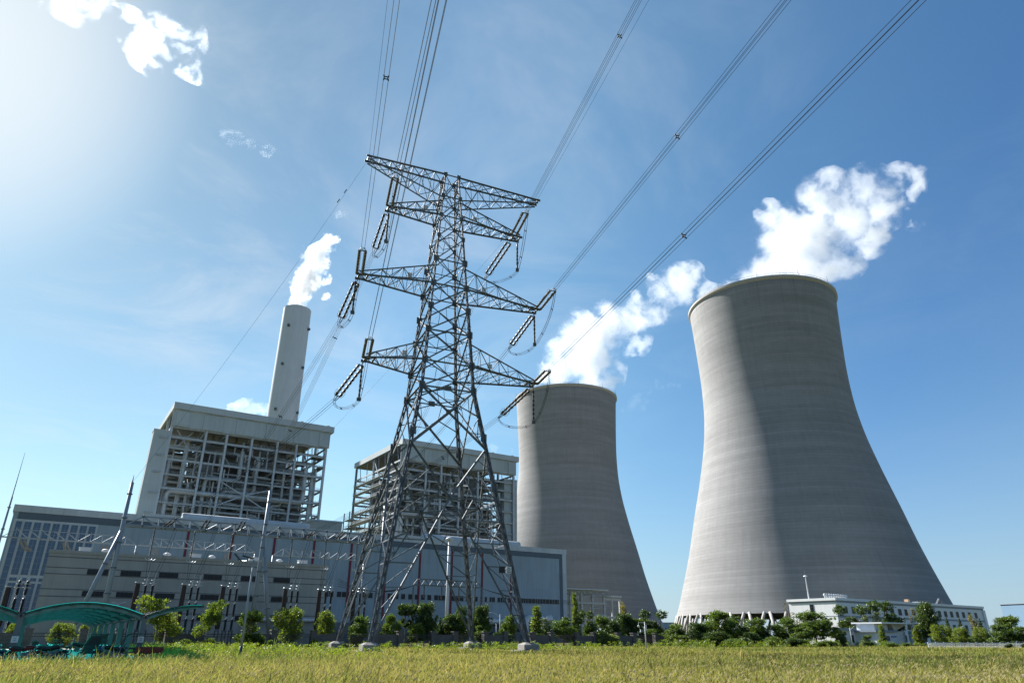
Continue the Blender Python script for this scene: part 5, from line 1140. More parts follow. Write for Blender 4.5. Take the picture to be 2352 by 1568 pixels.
# x (photo), top y (photo), width in photo px, plane w (or fwd distance when negative), kind, label
TL = [
 (581, 2243, 150, 109, 'looseB', 'loose yellow-green tree just right of the green carport'),
 (775, 2255, 96, 110, 'looseB', 'thin yellow-green tree between the second and third bushing sets'),
 (925, 2292, 130, 108, 'looseM', 'leafy green tree right beside the floodlight pole'),
 (1077, 2283, 112, 117, 'roundA', 'round yellow-green tree midway between floodlight pole and left pylon leg'),
 (1216, 2294, 84, 117, 'roundA', 'small yellow-green tree just left of the left pylon leg'),
 (1344, 2313, 74, 117, 'roundB', 'green tree right behind the front left pylon foot'),
 (1467, 2308, 70, 117, 'roundB', 'small round green tree right of the front left pylon leg'),
 (1517, 2266, 78, 119, 'tuft', 'tall thin tree with a spreading dark top behind the small round tree'),
 (1590, 2266, 92, 117, 'roundD', 'dense dark tree in the middle between the pylon legs'),
 (1560, 2340, 70, 115, 'roundA', 'low bright green tree at the foot of the dense middle tree'),
 (1648, 2314, 62, 119, 'cone', 'dark conifer left of the white mast between the pylon legs'),
 (1697, 2306, 96, 118, 'roundD', 'dark bushy tree right of the white mast between the pylon legs'),
 (1727, 2280, 60, 121, 'roundD', 'dark tree top behind the back right pylon leg'),
 (1804, 2275, 74, 117, 'roundD', 'lollipop-shaped dark tree right of the back right pylon leg'),
 (1806, 2345, 62, 115, 'roundB', 'short green tree below the lollipop-shaped dark tree'),
 (1908, 2312, 60, 117, 'roundB', 'green tree just behind the front right pylon leg'),
 (2012, 2278, 62, 117, 'colB', 'tall dense yellow-green tree in front of the silver ducts'),
 (2046, 2320, 60, 118, 'colG', 'grey-green slim tree right of the tall dense one before the ducts'),
 (2114, 2327, 96, 117, 'roundB', 'round green tree at the right end of the long hall'),
 (2160, 2232, 36, 118, 'colB', 'slim bright poplar in front of the concrete frame'),
 (2152, 2320, 80, 119, 'looseD', 'dark tree below the slim poplar'), (2206, 2296, 74, 119, 'looseD', 'thin dark tree with open crown before the concrete frame'),
 (2258, 2310, 76, 121, 'looseM', 'airy green tree right of the thin dark tree'),
 (2270, 2362, 90, 112, 'reed', 'pale feathery bush of tall grass at the fence below the concrete frame'),
 (2300, 2330, 60, 121, 'roundD', 'dark tree behind the pale feathery bush'), (2345, 2304, 80, 121, 'roundD', 'dark tree in front of the right end of the concrete frame'),
 (2345, 2268, 40, 124, 'autumn', 'thin tan-leaved tree rising behind the dark tree by the frame'),
 (2400, 2318, 80, 119, 'looseM', 'green tree at the right foot of the middle cooling tower'), (2455, 2296, 104, 118, 'looseD', 'tall dark tree at the gap between the two cooling towers'),
 (2440, 2360, 90, 116, 'roundB', 'low green tree under the tall dark tree in the gap'),
 (2533, 2340, 74, -150, 'roundB', 'small tree at the left end of the support columns'), (2560, 2380, 70, -140, 'looseM', 'low leafy tree before the leftmost support columns'),
 (2622, 2338, 92, -150, 'roundD', 'broad dark tree in front of the left support columns'),
 (2712, 2296, 124, -152, 'roundB', 'big green tree standing highest among the support columns'), (2690, 2370, 110, -140, 'roundD', 'dark low tree at the foot of the big green tree'),
 (2775, 2316, 92, -155, 'looseD', 'open dark tree right of the big green tree'), (2842, 2322, 96, -152, 'roundB', 'round green tree in front of the middle support columns'), (2790, 2390, 70, -140, 'bushD', 'low dark shrub between the two middle trees'),
 (2876, 2345, 66, -150, 'looseD', 'thin dark tree right of the middle support columns'), (2950, 2318, 100, -150, 'roundB', 'green tree by the lamp at the left end of the white office'),
 (2972, 2255, 40, -152, 'bare', 'tall almost bare thin tree at the left end of the white office'), (2998, 2296, 52, -155, 'bare', 'second thin sparse tree before the white office end wall'),
 (3010, 2352, 80, -146, 'roundB', 'small dark green tree below the office end wall'), (3062, 2298, 140, -150, 'roundB', 'largest green tree in front of the office end wall'), (3140, 2335, 80, -155, 'looseD', 'dark open tree at the office corner'),
 (3212, 2278, 116, -196, 'looseD', 'dark tree in front of the office windows, leftmost of three'), (3256, 2310, 50, -196, 'colG', 'grey slim tree between the first two office trees'),
 (3340, 2262, 126, -196, 'looseD', 'wide dark tree in the middle of the office windows'), (3300, 2300, 60, -194, 'colG', 'pale sparse tree left of the wide middle office tree'), (3432, 2278, 50, -194, 'bare', 'bare pale tree between the two big office trees'),
 (3495, 2266, 84, -190, 'roundD', 'dense dark oval tree at the right end of the gatehouse'),
 (3567, 2308, 40, -190, 'cone', 'small conifer left of its twin at the right of the office'), (3615, 2310, 40, -190, 'cone', 'small conifer right of its twin before the office'), (3692, 2318, 50, -190, 'cone', 'dark conifer at the right end of the office'),
 (3312, 2345, 34, -172, 'colB', 'small columnar shrub in front of the gatehouse wall'), (3444, 2346, 42, -172, 'colB', 'small columnar shrub at the right end of the canopy'),
 (3531, 2344, 74, -168, 'roundA', 'round bright green tree left in the row by the white fence'), (3578, 2372, 52, -172, 'roundA', 'small bright green tree second in the row by the white fence'), (3610, 2353, 62, -168, 'roundA', 'round bright tree in the middle of the row by the white fence'),
 (3668, 2312, 46, -176, 'autumn', 'slender tan-yellow tree behind the bright fence row'), (3682, 2354, 58, -168, 'roundA', 'bright green tree under the slender tan tree'),
 (3734, 2340, 44, -178, 'bare', 'sparse pale tree right of the office end'), (3764, 2344, 80, -166, 'roundB', 'full green tree near the right end of the white fence'), (3800, 2310, 110, -182, 'looseM', 'tall green tree before the distant blue warehouse'), (3825, 2352, 84, -166, 'roundB', 'green tree cut by the right picture edge'),
 (3655, 2385, 60, -165, 'bushM', 'low green shrub under the row by the white fence'), (3720, 2388, 60, -165, 'bushM', 'low green shrub right in the row by the white fence'),
 (3780, 2420, 36, -140, 'bushD', 'dark round shrub at the foot of the white fence'), (3836, 2412, 34, -140, 'bushD', 'dark round shrub at the far right end of the white fence'), (3394, 2417, 30, -150, 'bushM', 'clipped round shrub in front of the gatehouse screen wall'),
 (3162, 2385, 40, -146, 'colG', 'leafy light green shrub at the right side of the booth'), (3252, 2380, 50, -146, 'looseM', 'leafy green plant between booth and gatehouse'), (3345, 2408, 76, -145, 'bushM', 'low wide green shrub before the gatehouse window'),
 (225, 2338, 90, 117, 'roundA', 'yellow-green tree seen through the carport'), (325, 2342, 80, 117, 'roundA', 'yellow-green tree behind the right part of the carport arch'), (330, 2400, 34, 111, 'bushD', 'clipped dark round shrub behind the carport'), (40, 2340, 60, 117, 'roundA', 'yellow-green tree at the far left edge behind the fence'),
 (620, 2330, 90, 118, 'roundA', 'low yellow-green tree behind the fence right of the carport'), (965, 2385, 60, 108, 'bushM', 'green shrub right at the foot of the floodlight pole'), (1018, 2398, 40, 111, 'bushM', 'pale green round shrub in front of the iron railings'), (1180, 2395, 34, 111, 'bushM', 'green shrub at the railings left of the pylon'),
 (1295, 2416, 30, 95, 'bushM', 'small shrub between the two left pylon feet'), (1330, 2372, 60, 115, 'bushD', 'dark shrub behind the two left pylon feet'),
 (1420, 2368, 50, 115, 'bushD', 'dark shrub right behind the front left pylon leg'), (1700, 2380, 70, 115, 'bushD', 'dark shrub left of the back right pylon foot'), (1880, 2370, 90, 115, 'bushD', 'dark hedge-like shrub behind the front right pylon foot'), (2010, 2372, 90, 115, 'bushD', 'dark shrub below the ducts'), (2200, 2385, 80, 115, 'bushD', 'dark shrub left of the feathery bush'), (2480, 2400, 80, 115, 'bushD', 'dark shrub at the right end of the brick fence'), (2380, 2390, 70, 115, 'bushD', 'dark shrub under the trees by the middle tower'),
 (2205, 2378, 80, 117, 'bushM', 'green shrub before the thin dark tree at the concrete frame'), (2330, 2372, 90, 118, 'bushD', 'dark shrub right of the pale feathery bush'), (2425, 2372, 84, 118, 'bushM', 'green shrub left of the white camera post'), (2500, 2368, 70, 119, 'roundD', 'low dark tree between camera post and the gap'),
 (2745, 2392, 90, -136, 'bushM', 'green shrub right of the big green tree foot'), (2815, 2372, 80, -146, 'roundD', 'dark filling tree between two middle trees of the big tower'), (2905, 2385, 90, -140, 'bushM', 'green shrub under the lamp left of the white office'), (2985, 2392, 90, -140, 'bushD', 'dark shrub below the bare thin trees'), (3095, 2400, 100, -138, 'bushM', 'green shrub below the largest tree at the office end wall'),
 (780, 2390, 60, 111, 'bushM', 'green shrub before the fence right of the carport'), (700, 2395, 60, 111, 'bushM', 'small green shrub by the fence between the two thin trees'),
]
protos = {}
for x, yt, wpx, pl, kind, lb in TL:
    if pl > 0: d = ray(x, 2400); t = pl/np.dot(d, GW); b = d*t; b[2] = 0
    else: b = at_fwd(x, 2400, -pl); b[2] = 0
    top = at_fwd(x, yt, b[1])[2]; h = max(.8, top)
    # width in metres at that depth
    dep = b[1]*_c+(h/2)*_s; wm = wpx/1.6327*dep/_F
    sx, sz = wm/WDT[kind], h/HGT[kind]
    grp = 'shrubs' if HGT[kind] < 3 else 'trees along the boundary'
    ct = 'shrub' if HGT[kind] < 3 else 'tree'
    rz = (x*1.7) % 6.28
    if kind not in protos:
        o = KINDS[kind](); protos[kind] = o; o.location = tuple(b); o.rotation_euler = (0, 0, rz); o.scale = (sx, sx, sz); o['label'] = lb; o['group'] = grp
    else: o = dup(protos[kind], b, rz, lb, (sx, sx, sz), grp)
    o['category'] = ct
# ------------------------------------------------------------------ field grass (one mass)
def grass_mat():
    m, nt, _, _ = nodes('field_grass'); q = N(nt)
    a = q.n('ShaderNodeAttribute', attribute_name='tint').outputs['Color']
    d = q.n('ShaderNodeBsdfDiffuse'); q.set(d.inputs[0], a)
    t = q.n('ShaderNodeBsdfTranslucent'); q.set(t.inputs[0], q.vm('MULTIPLY', a, (1.12, 1.12, .8)))
    mx = q.n('ShaderNodeMixShader'); mx.inputs[0].default_value = .42; nt.links.new(d.outputs[0], mx.inputs[1]); nt.links.new(t.outputs[0], mx.inputs[2])
    q.out(mx.outputs[0]); return m
def vnoise(x, y, s, seed):          # cheap value noise
    rng = np.random.default_rng(seed); T = rng.uniform(0, 1, (256, 256)); x = x*s+1000; y = y*s+1000
    i = np.floor(x).astype(int); j = np.floor(y).astype(int); fx = x-i; fy = y-j; fx = fx*fx*(3-2*fx); fy = fy*fy*(3-2*fy)
    g_ = lambda a, b: T[a % 256, b % 256]
    return (g_(i, j)*(1-fx)+g_(i+1, j)*fx)*(1-fy)+(g_(i, j+1)*(1-fx)+g_(i+1, j+1)*fx)*fy
def fbm(x, y, s, seed): return vnoise(x, y, s, seed)*.5+vnoise(x, y, s*2.1, seed+1)*.3+vnoise(x, y, s*4.3, seed+2)*.2
NB = 420000
rng = np.random.default_rng(5)
yy = 1/rng.uniform(1/160.0**.55, 1/20.0**.55, NB)**(1/.55)
xx = rng.uniform(-1, 1, NB)*(yy*.86+9)
keep = np.ones(NB, bool)
wv = -xx*math.cos(AL)+yy*math.sin(AL); uv = xx*math.sin(AL)+yy*math.cos(AL)
keep &= ~((wv > 112) & (uv < 118))                                  # behind the fence
keep &= ~((uv > -10.2) & (uv < 7.6) & (wv > 55.0) & (wv < 111))       # carport pavement
for sx in (-1, 1):
    for sy in (-1, 1):
        b = corner(sx, sy, .6); keep &= ~((abs((xx-b[0])*PU[0]+(yy-b[1])*PU[1]) < 1.25) & (abs((xx-b[0])*PW[0]+(yy-b[1])*PW[1]) < 1.25))
xx, yy, wv, uv = xx[keep], yy[keep], wv[keep], uv[keep]; n = len(xx)
g1 = fbm(xx, yy, .06, 21); g2 = fbm(xx, yy, .35, 31); g3 = fbm(xx, yy*.35, .045, 41)
hgt = (.17+.34*g2)*(.7+.5*g1)*rng.uniform(.55, 1.25, n)
green = np.clip((g1-.42)*2.4+(g2-.5)*.8, 0, 1)
edge = np.clip((wv-92)/16, 0, 1); green = np.maximum(green, edge*.75*(fbm(xx, yy, .12, 51) > .38))
hgt *= 1+edge*.15*g2
rightb = np.clip((uv-62)/25, 0, 1)*np.clip((yy-88)/14, 0, 1)*np.clip((118-yy)/10, 0, 1); hgt *= 1+rightb*1.3*g2*np.exp(-((xx-52)/20)**2); green = np.maximum(green, rightb*.8)
leftw = np.clip((9-abs(uv-16))/4, 0, 1)*np.clip((wv-60)/6, 0, 1); hgt *= 1+leftw*.9; green = np.maximum(green, leftw*.9*(g2 > .35))
fresh = np.clip((g3-.52)*5, 0, 1); tuft_ = (rng.uniform(0, 1, n) < .03)
band = np.exp(-((yy-(39+4*np.sin(xx*.11)+xx*.02))/3.5)**2)*np.clip((xx-2)/10, 0, 1)          # greener, shorter strip on the right, shade of a dip painted in as darker colour
green = np.maximum(green, band*.9); hgt *= 1-.25*band
worn = np.clip((fbm(xx, yy, .22, 61)-.60)*8, 0, 1)*np.clip((xx+2)/12, 0, 1)*np.clip((46-yy)/8, 0, 1); hgt *= 1-.6*worn; ero = np.exp(-((xx-18)/8)**2-((yy-32.3)/1.3)**2); hgt *= 1-.72*ero
stalk = (rng.uniform(0, 1, n) < .035); hgt = np.where(stalk, hgt*1.75, hgt); clump = np.clip((fbm(xx, yy, .9, 71)-.6)*6, 0, 1); hgt *= 1+.55*clump
hgt *= 1-.42*np.clip((yy-50)/45, 0, 1)*np.clip((uv-20)/15, 0.25, 1)
straw = np.array([.315, .275, .095]); olive = np.array([.20, .22, .052]); grn = np.array([.085, .13, .03]); lime = np.array([.20, .25, .06])
tone = rng.uniform(0, 1, n)[:, None]
c = straw*(tone)+olive*(1-tone); c = c*(1-green[:, None])+(grn*(1-.4*tone)+lime*.4*tone)*green[:, None]
dry = (rng.uniform(0, 1, n) < .16)[:, None]; c = np.where(dry, np.array([.34, .27, .12]), c)
c *= rng.uniform(.75, 1.25, (n, 1)); c *= (1-.45*band)[:, None]  # last factor darkens the strip to paint its shade
wd_ = (.010+.00038*yy)*rng.uniform(.7, 1.3, n)
an = rng.uniform(0, 2*math.pi, n); lean = rng.uniform(.15, .75, n)*hgt
dx_ = np.cos(an)*lean+.12*hgt; dy_ = np.sin(an)*lean; ta = rng.uniform(0, 2*math.pi, n); tx, ty = np.cos(ta)*wd_, np.sin(ta)*wd_
v = np.zeros((n, 5, 3))
v[:, 0] = np.stack([xx-tx, yy-ty, np.full(n, -.02)], 1); v[:, 1] = np.stack([xx+tx, yy+ty, np.full(n, -.02)], 1)
v[:, 2] = np.stack([xx+dx_*.35+tx*.8, yy+dy_*.35+ty*.8, hgt*.62], 1); v[:, 3] = np.stack([xx+dx_*.35-tx*.8, yy+dy_*.35-ty*.8, hgt*.62], 1)
v[:, 4] = np.stack([xx+dx_, yy+dy_, hgt], 1)
def blade_mesh(name, v, c, material):
    n = len(v); me = bpy.data.meshes.new(name); me.vertices.add(n*5); me.vertices.foreach_set('co', v.reshape(-1).astype(np.float32))
    idx = np.arange(n, dtype=np.int32)[:, None]*5+np.array([0, 1, 2, 3, 3, 2, 4], np.int32)
    me.loops.add(n*7); me.loops.foreach_set('vertex_index', idx.reshape(-1)); me.polygons.add(n*2)
    st = np.stack([np.arange(n)*7, np.arange(n)*7+4], 1).reshape(-1).astype(np.int32); me.polygons.foreach_set('loop_start', st); me.polygons.foreach_set('loop_total', np.tile(np.array([4, 3], np.int32), n))
    a = me.attributes.new('tint', 'FLOAT_COLOR', 'POINT'); cc = np.ones((n, 5, 4), np.float32); cc[:, :, :3] = c[:, None, :]; a.data.foreach_set('color', cc.reshape(-1))
    me.materials.append(material); me.update(calc_edges=True); return me
GMAT = grass_mat()
go_ = bpy.data.objects.new('grass', blade_mesh('grass', v, c, GMAT)); col.objects.link(go_); tag(go_, 'tall dry yellow-green grass covering the field', None, None, 'stuff')
# nodding foxtail seed heads
ns = 9000; ys = 1/rng.uniform(1/60.0**.8, 1/21.0**.8, ns)**(1/.8); xs_ = rng.uniform(-1, 1, ns)*(ys*.86+6)
us = xs_*math.sin(AL)+ys*math.cos(AL); ws = -xs_*math.cos(AL)+ys*math.sin(AL); k = ~((us > -10.2) & (us < 7.6) & (ws > 55)); xs_, ys = xs_[k], ys[k]; ns = len(xs_)
h0 = rng.uniform(.34, .66, ns); aa = rng.normal(.3, .8, ns); L = rng.uniform(.09, .16, ns); V8 = []; C8 = []
for seg in range(4):
    t0, t1 = seg/4, (seg+1)/4
    def P_(t): a_ = t*2.2; return np.stack([xs_+np.cos(aa)*L*np.sin(a_)*.8, ys+np.sin(aa)*L*np.sin(a_)*.8, h0+L*.8*np.sin(a_)*np.cos(a_*.5)-L*.35*t*t], 1)
    p0, p1 = P_(t0), P_(t1); w_ = (np.array([.009, .014, .014, .009, .003])[seg], np.array([.009, .014, .014, .009, .003])[seg+1]); sd = np.stack([-np.sin(aa), np.cos(aa), np.full(ns, .5)], 1)
    vv = np.zeros((ns, 5, 3)); vv[:, 0] = p0-sd*w_[0]; vv[:, 1] = p0+sd*w_[0]; vv[:, 2] = p1+sd*w_[1]; vv[:, 3] = p1-sd*w_[1]; vv[:, 4] = p1+(p1-p0)*.2; V8.append(vv); C8.append(np.tile(np.array([.36, .31, .16]), (ns, 1))*rng.uniform(.7, 1.2, (ns, 1)))
st = np.zeros((ns, 5, 3)); pb = np.stack([xs_, ys, np.zeros(ns)], 1); pt = np.stack([xs_, ys, h0], 1)
st[:, 0] = pb-[.004, 0, 0]; st[:, 1] = pb+[.004, 0, 0]; st[:, 2] = pt+[.003, 0, 0]; st[:, 3] = pt-[.003, 0, 0]; st[:, 4] = pt+[0, 0, .02]; V8.append(st); C8.append(np.tile(np.array([.22, .21, .06]), (ns, 1)))
fo_ = bpy.data.objects.new('seed_heads', blade_mesh('seed_heads', np.concatenate(V8), np.concatenate(C8), GMAT)); col.objects.link(fo_); tag(fo_, 'nodding foxtail seed heads among the field grass', None, None, 'stuff')
# broad-leaved weeds: right of the carport, along the fence and before the white office
nw = 42000; W_ = []
def weed_patch(n_, uc, us_, wc, ws_): return np.stack([rng.normal(uc, us_, n_), rng.normal(wc, ws_, n_)], 1)
pts = np.concatenate([weed_patch(9000, 17, 5, 76, 11), weed_patch(1200, 30, 14, 108, 2), weed_patch(1500, 75, 22, 108, 2), weed_patch(7000, 112, 10, 96, 6), weed_patch(2500, 140, 10, 94, 6), weed_patch(2500, 58, 8, 92, 5)])
cl = rng.integers(0, len(pts), 900); ci_ = rng.integers(0, 900, nw); base = pts[cl][ci_]; hh = rng.uniform(.35, 1.1, 900)[ci_]*np.where(base[:, 0] > 95, 1.35, 1.0)
zz = rng.uniform(0, 1, nw)**.8*hh; off = rng.normal(size=(nw, 2))*.22
okk = (base[:, 0]+off[:, 0] > 9); uu = base[:, 0]+off[:, 0]; ww = base[:, 1]+off[:, 1]
P = GU[None, :]*uu[:, None]+GW[None, :]*ww[:, None]; P[:, 2] = zz; okk &= P[:, 1] > 28; P = P[okk]; nn = len(P)
d = rdirs(nn, rng); t = np.cross(d, rdirs(nn, rng)); t /= np.linalg.norm(t, axis=1)[:, None]; b = np.cross(d, t); s = (.045+.0004*P[:, 1])[:, None]*rng.uniform(.6, 1.4, (nn, 1))
me = quad_mesh('weeds', P, t*s*.5, b*s*1.2, np.clip(rng.uniform(0, 1, 900)[ci_][okk]*.8+rng.uniform(0, .3, nn), 0, 1), LM['bright'])
wo_ = bpy.data.objects.new('weeds', me); col.objects.link(wo_); tag(wo_, 'clumps of broad-leaved green weeds rising out of the grass', None, None, 'stuff')
# turned clods of dry earth at the right foreground
cm = mat('dry_earth_clod', (.17, .14, .095), .95, 0, .3, 2); mb = MB()
for k in range(420):
    g_ = rng.integers(0, 5); cx, cy_, sp = ((14, 32.5, 3.2), (20, 33, 2.2), (24, 31.5, 2.0), (8, 36, 2.5), (17, 45, 4))[g_]
    r_ = rng.uniform(.06, .24); mb.ball((cx+rng.normal()*sp, cy_+rng.normal()*.5, r_*.4), r_, 6, (1, rng.uniform(.6, 1), rng.uniform(.5, .9)))
co = mb.build('earth_clods', cm); tag(co, 'dry earth clods scattered in the worn grass at the lower right', None, None, 'stuff')
# ------------------------------------------------------------------ carport and the vehicles under it
def teal_mat():
    m, nt, _, _ = nodes('teal_sheet'); q = N(nt)
    pos = q.n('ShaderNodeNewGeometry').outputs['Position']; f = q.noise(pos, 1.5, 3, .6)
    c = q.mix(f, (.01, .30, .27), (.02, .46, .42))
    d = q.n('ShaderNodeBsdfTranslucent'); q.set(d.inputs[0], q.vm('SCALE', c, None, 1.6))
    t = q.n('ShaderNodeBsdfTransparent'); q.set(t.inputs[0], q.mix(f, (.03, .52, .48), (.06, .66, .60)))
    g = q.n('ShaderNodeBsdfGlossy'); g.inputs['Roughness'].default_value = .15
    a = q.n('ShaderNodeMixShader'); a.inputs[0].default_value = .35; nt.links.new(d.outputs[0], a.inputs[1]); nt.links.new(t.outputs[0], a.inputs[2])
    b = q.n('ShaderNodeMixShader'); b.inputs[0].default_value = .08; nt.links.new(a.outputs[0], b.inputs[1]); nt.links.new(g.outputs[0], b.inputs[2])
    q.out(b.outputs[0]); return m
M['teal'] = teal_mat()
M['cpost'] = mat('carport_grey_steel', (.11, .125, .14), .5, .1, .15, 1)
M['crib'] = mat('dark_rib_steel', (.025, .03, .032), .6, 0, .1, 1)
M['pave'] = mat('pavement_concrete', (.30, .31, .29), .9, 0, .12, .6, fine=5)
pv = MB(); pv.obox(G(-1.2, 81, .05), GU*9.3, GW*30.5, V(0, 0, .06)); po = pv.build('pavement', M['pave']); tag(po, 'pale concrete parking floor under the carport', None, None, 'structure')
kb = MB(); kb.obox(G(8.35, 81, .08), GU*.25, GW*30.5, V(0, 0, .10)); kb.obox(G(9.6, 53, .08), GU*1.0, GW*1.2, V(0, 0, .05)); ko = kb.build('kerb', M['conc']); tag(ko, 'concrete kerb along the parking floor', None, None, 'structure')
cp = thing('carport', 'long arched carport with teal translucent roof sheets and grey steel frames', 'carport', G(3, 57))
PUX = [-7.85, -.65, 6.55]; ROWS = [57+7.4*k for k in range(8)]
def archz(t, z0=2.86, rise=.78): return z0+rise*(1-(2*t-1)**2)
for w in ROWS:
    for u in PUX[:3]:
        mb = MB(); mb.gbox(u-.17, u+.17, w-.17, w+.17, .1, 2.95); cl_ = mb.build('column', M['cpost'], cp)
        if w == ROWS[0] and u > -1:
            mb = MB(); mb.gbox(u-.19, u+.19, w-.2, w-.17, 1.25, 1.62); sgn = mb.build('notice', M['white'], cl_)
            mb = MB(); mb.gbox(u-.10, u+.10, w-.215, w-.2, 1.34, 1.38); mb.gbox(u-.10, u+.10, w-.215, w-.2, 1.5, 1.53); mb.ring(G(u, w-.21, 1.44), .05, .008, GW, 10); mb.build('printed_symbol', M['frame'], sgn)
    for a, b, n_ in ((PUX[0], PUX[1], 1.0), (PUX[1], PUX[2], 1.0), (PUX[2], PUX[2]+7.2, .5)):
        mb = MB(); K_ = 12; ts = np.linspace(0, n_, K_+1)
        for i in range(K_):
            t0, t1 = ts[i], ts[i+1]; p0 = G(lerp(a, b, t0), w, archz(t0)); p1 = G(lerp(a, b, t1), w, archz(t1))
            th = .16 if n_ == 1 else .16-.08*t0/n_
            mb.add([p0+GW*.07, p1+GW*.07, p1+GW*.07-V(0, 0, th*1.6), p0+GW*.07-V(0, 0, th*1.6), p0-GW*.07, p1-GW*.07, p1-GW*.07-V(0, 0, th*1.6), p0-GW*.07-V(0, 0, th*1.6)], [(0, 1, 2, 3), (4, 7, 6, 5), (0, 4, 5, 1), (3, 2, 6, 7)])
        mb.build('arch_beam', M['cpost'], cp)
for a, b, n_ in ((PUX[0], PUX[1], 1.0), (PUX[1], PUX[2], 1.0), (PUX[2], PUX[2]+7.2, .5)):
    for i in range(9 if n_ == 1 else 5):
        t = (i+.0)/(8 if n_ == 1 else 8); p = G(lerp(a, b, t), 0, archz(t)-.02); mb = MB(); mb.obox(p+GW*(ROWS[0]+ROWS[-1])/2, GU*.06, GW*((ROWS[-1]-ROWS[0])/2+.6), V(0, 0, .06)); mb.build('purlin', M['crib'], cp)
    for r_ in range(7):
        for h_ in range(4):
            w0 = ROWS[r_]+h_*1.85-(.6 if r_ == 0 and h_ == 0 else 0)+.06; w1 = ROWS[r_]+(h_+1)*1.85-.06
            mb = MB(); K_ = 16; ts = np.linspace(.03, n_-.01 if n_ < 1 else .97, K_+1)
            for i in range(K_):
                P0 = [G(lerp(a, b, t), w, archz(t)+.085) for t in (ts[i], ts[i+1]) for w in (w0, w1)]; mb.quad(P0[0], P0[1], P0[3], P0[2])
            mb.build('roof_sheet', M['teal'], cp)
        w = ROWS[r_]
    for h_ in range(29):
        w = ROWS[0]+h_*1.85; mb = MB(); ts = np.linspace(0, n_, 13)
        for i in range(12): mb.bar(G(lerp(a, b, ts[i]), w, archz(ts[i])+.02), G(lerp(a, b, ts[i+1]), w, archz(ts[i+1])+.02), .075 if h_ % 2 == 0 else .05, flat=1.3)
        mb.build('glazing_bar', M['crib'], cp)
# motorcycles
PAINT = {'black': mat('black_paint', (.015, .015, .017), .25, 0, .1, 2, spec=.25), 'maroon': mat('maroon_paint', (.10, .012, .015), .3, 0, .1, 2, spec=.25), 'teal_p': mat('dark_teal_paint', (.008, .04, .042), .3, 0, .1, 2, spec=.25), 'silver': mat('silver_paint', (.16, .165, .17), .35, .3, .1, 2), 'blue': mat('navy_paint', (.015, .03, .09), .3, 0, .1, 2, spec=.25)}
def wheel(parent, x, r=.29, y=0, wdt=.055, name='wheel'):
    mb = MB(); mb.lathe([(r*.72, -wdt), (r*.95, -wdt*.9), (r, 0), (r*.95, wdt*.9), (r*.72, wdt)], (x, y, r), 18, (0, 1, 0), cap=False); w_ = mb.build(name, M['black'], parent, True)
    mb = MB()
    for k in range(6): a = k*math.pi/3; mb.bar((x, y, r), (x+math.cos(a)*r*.74, y, r+math.sin(a)*r*.74), .014)
    mb.lathe([(.05, -.05), (.05, .05)], (x, y, r), 10, (0, 1, 0)); mb.ring((x, y, r), r*.74, .016, (0, 1, 0), 16); mb.build('rim', M['alu'], w_)
def motorcycle(paint, box=False, scooter=False):
    t = thing('motorcycle', 'motorcycle', 'motorcycle', (0, 0, 0), 'motorcycles parked under the carport'); pm = PAINT[paint]
    wheel(t, -.62); wheel(t, .66)
    mb = MB()
    if scooter:
        mb.tube([(.52, 0, .95), (.50, 0, .6), (.36, 0, .34), (0, 0, .30), (-.25, 0, .36), (-.4, 0, .55), (-.85, 0, .66)], [.09, .15, .16, .13, .17, .2, .10], 10)
    else:
        mb.tube([(.42, 0, .80), (.28, 0, .86), (.05, 0, .83), (-.10, 0, .74), (-.2, 0, .66)], [.06, .15, .17, .13, .08], 10); mb.tube([(-.28, 0, .70), (-.6, 0, .74), (-.92, 0, .82)], [.10, .11, .05], 8)
    mb.build('fairing', pm, t, True)
    mb = MB(); mb.tube([(.05 if not scooter else -.1, 0, .80), (-.25, 0, .78), (-.55, 0, .82), (-.78, 0, .87)], [.08, .14, .14, .09], 10); mb.build('seat', M['black'], t, True)
    mb = MB(); mb.obox((.03, 0, .42), (.20, 0, .04), (0, .13, 0), (-.04, 0, .17)); mb.tube([(.4, 0, .8), (.22, 0, .35), (-.2, 0, .28), (-.3, 0, .65)], .03, 6); mb.build('engine', M['steel_dark'], t)
    mb = MB(); mb.tube([(.40, 0, .98), (.66, 0, .29)], .035, 6); mb.tube([(.40, .09, .95), (.66, .08, .29)], .022, 6); mb.tube([(.40, -.09, .95), (.66, -.08, .29)], .022, 6); mb.build('fork', M['steel'], t)
    mb = MB(); mb.tube([(.26, -.36, 1.04), (.38, -.15, 1.02), (.40, 0, .98), (.38, .15, 1.02), (.26, .36, 1.04)], .018, 6); mb.build('handlebar', M['black'], t)
    for s_ in (-1, 1): mb = MB(); mb.tube([(.32, s_*.22, 1.02), (.36, s_*.30, 1.22)], .009, 4); mb.ball((.36, s_*.33, 1.26), .06, 8, (.35, 1, .7)); mb.build('mirror', M['black'], t, True)
    mb = MB(); mb.ball((.52, 0, .90), .095, 10, (.7, 1, 1)); mb.build('headlight', M['alu'], t, True)
    mb = MB(); mb.tube([(.05, .14, .30), (-.35, .17, .28), (-.85, .19, .40)], [.025, .035, .045], 8); mb.build('exhaust', M['alu'], t, True)
    mb = MB(); mb.tube([(.95, 0, .52), (.80, 0, .62), (.62, 0, .63), (.44, 0, .54)], [.05, .075, .075, .04], 8); mb.build('front_mudguard', pm, t, True)
    mb = MB(); mb.tube([(-.62, 0, .66), (-.86, 0, .62), (-.98, 0, .44)], [.07, .075, .06], 8); mb.build('rear_mudguard', M['black'], t, True)
    if box: mb = MB(); mb.obox((-.88, 0, 1.03), (.2, 0, 0), (0, .19, 0), (0, 0, .14)); mb.build('top_box', pm, t)
    return t
bp = [motorcycle('black'), motorcycle('maroon'), motorcycle('teal_p', True), motorcycle('silver', False, True), motorcycle('blue', False, True)]
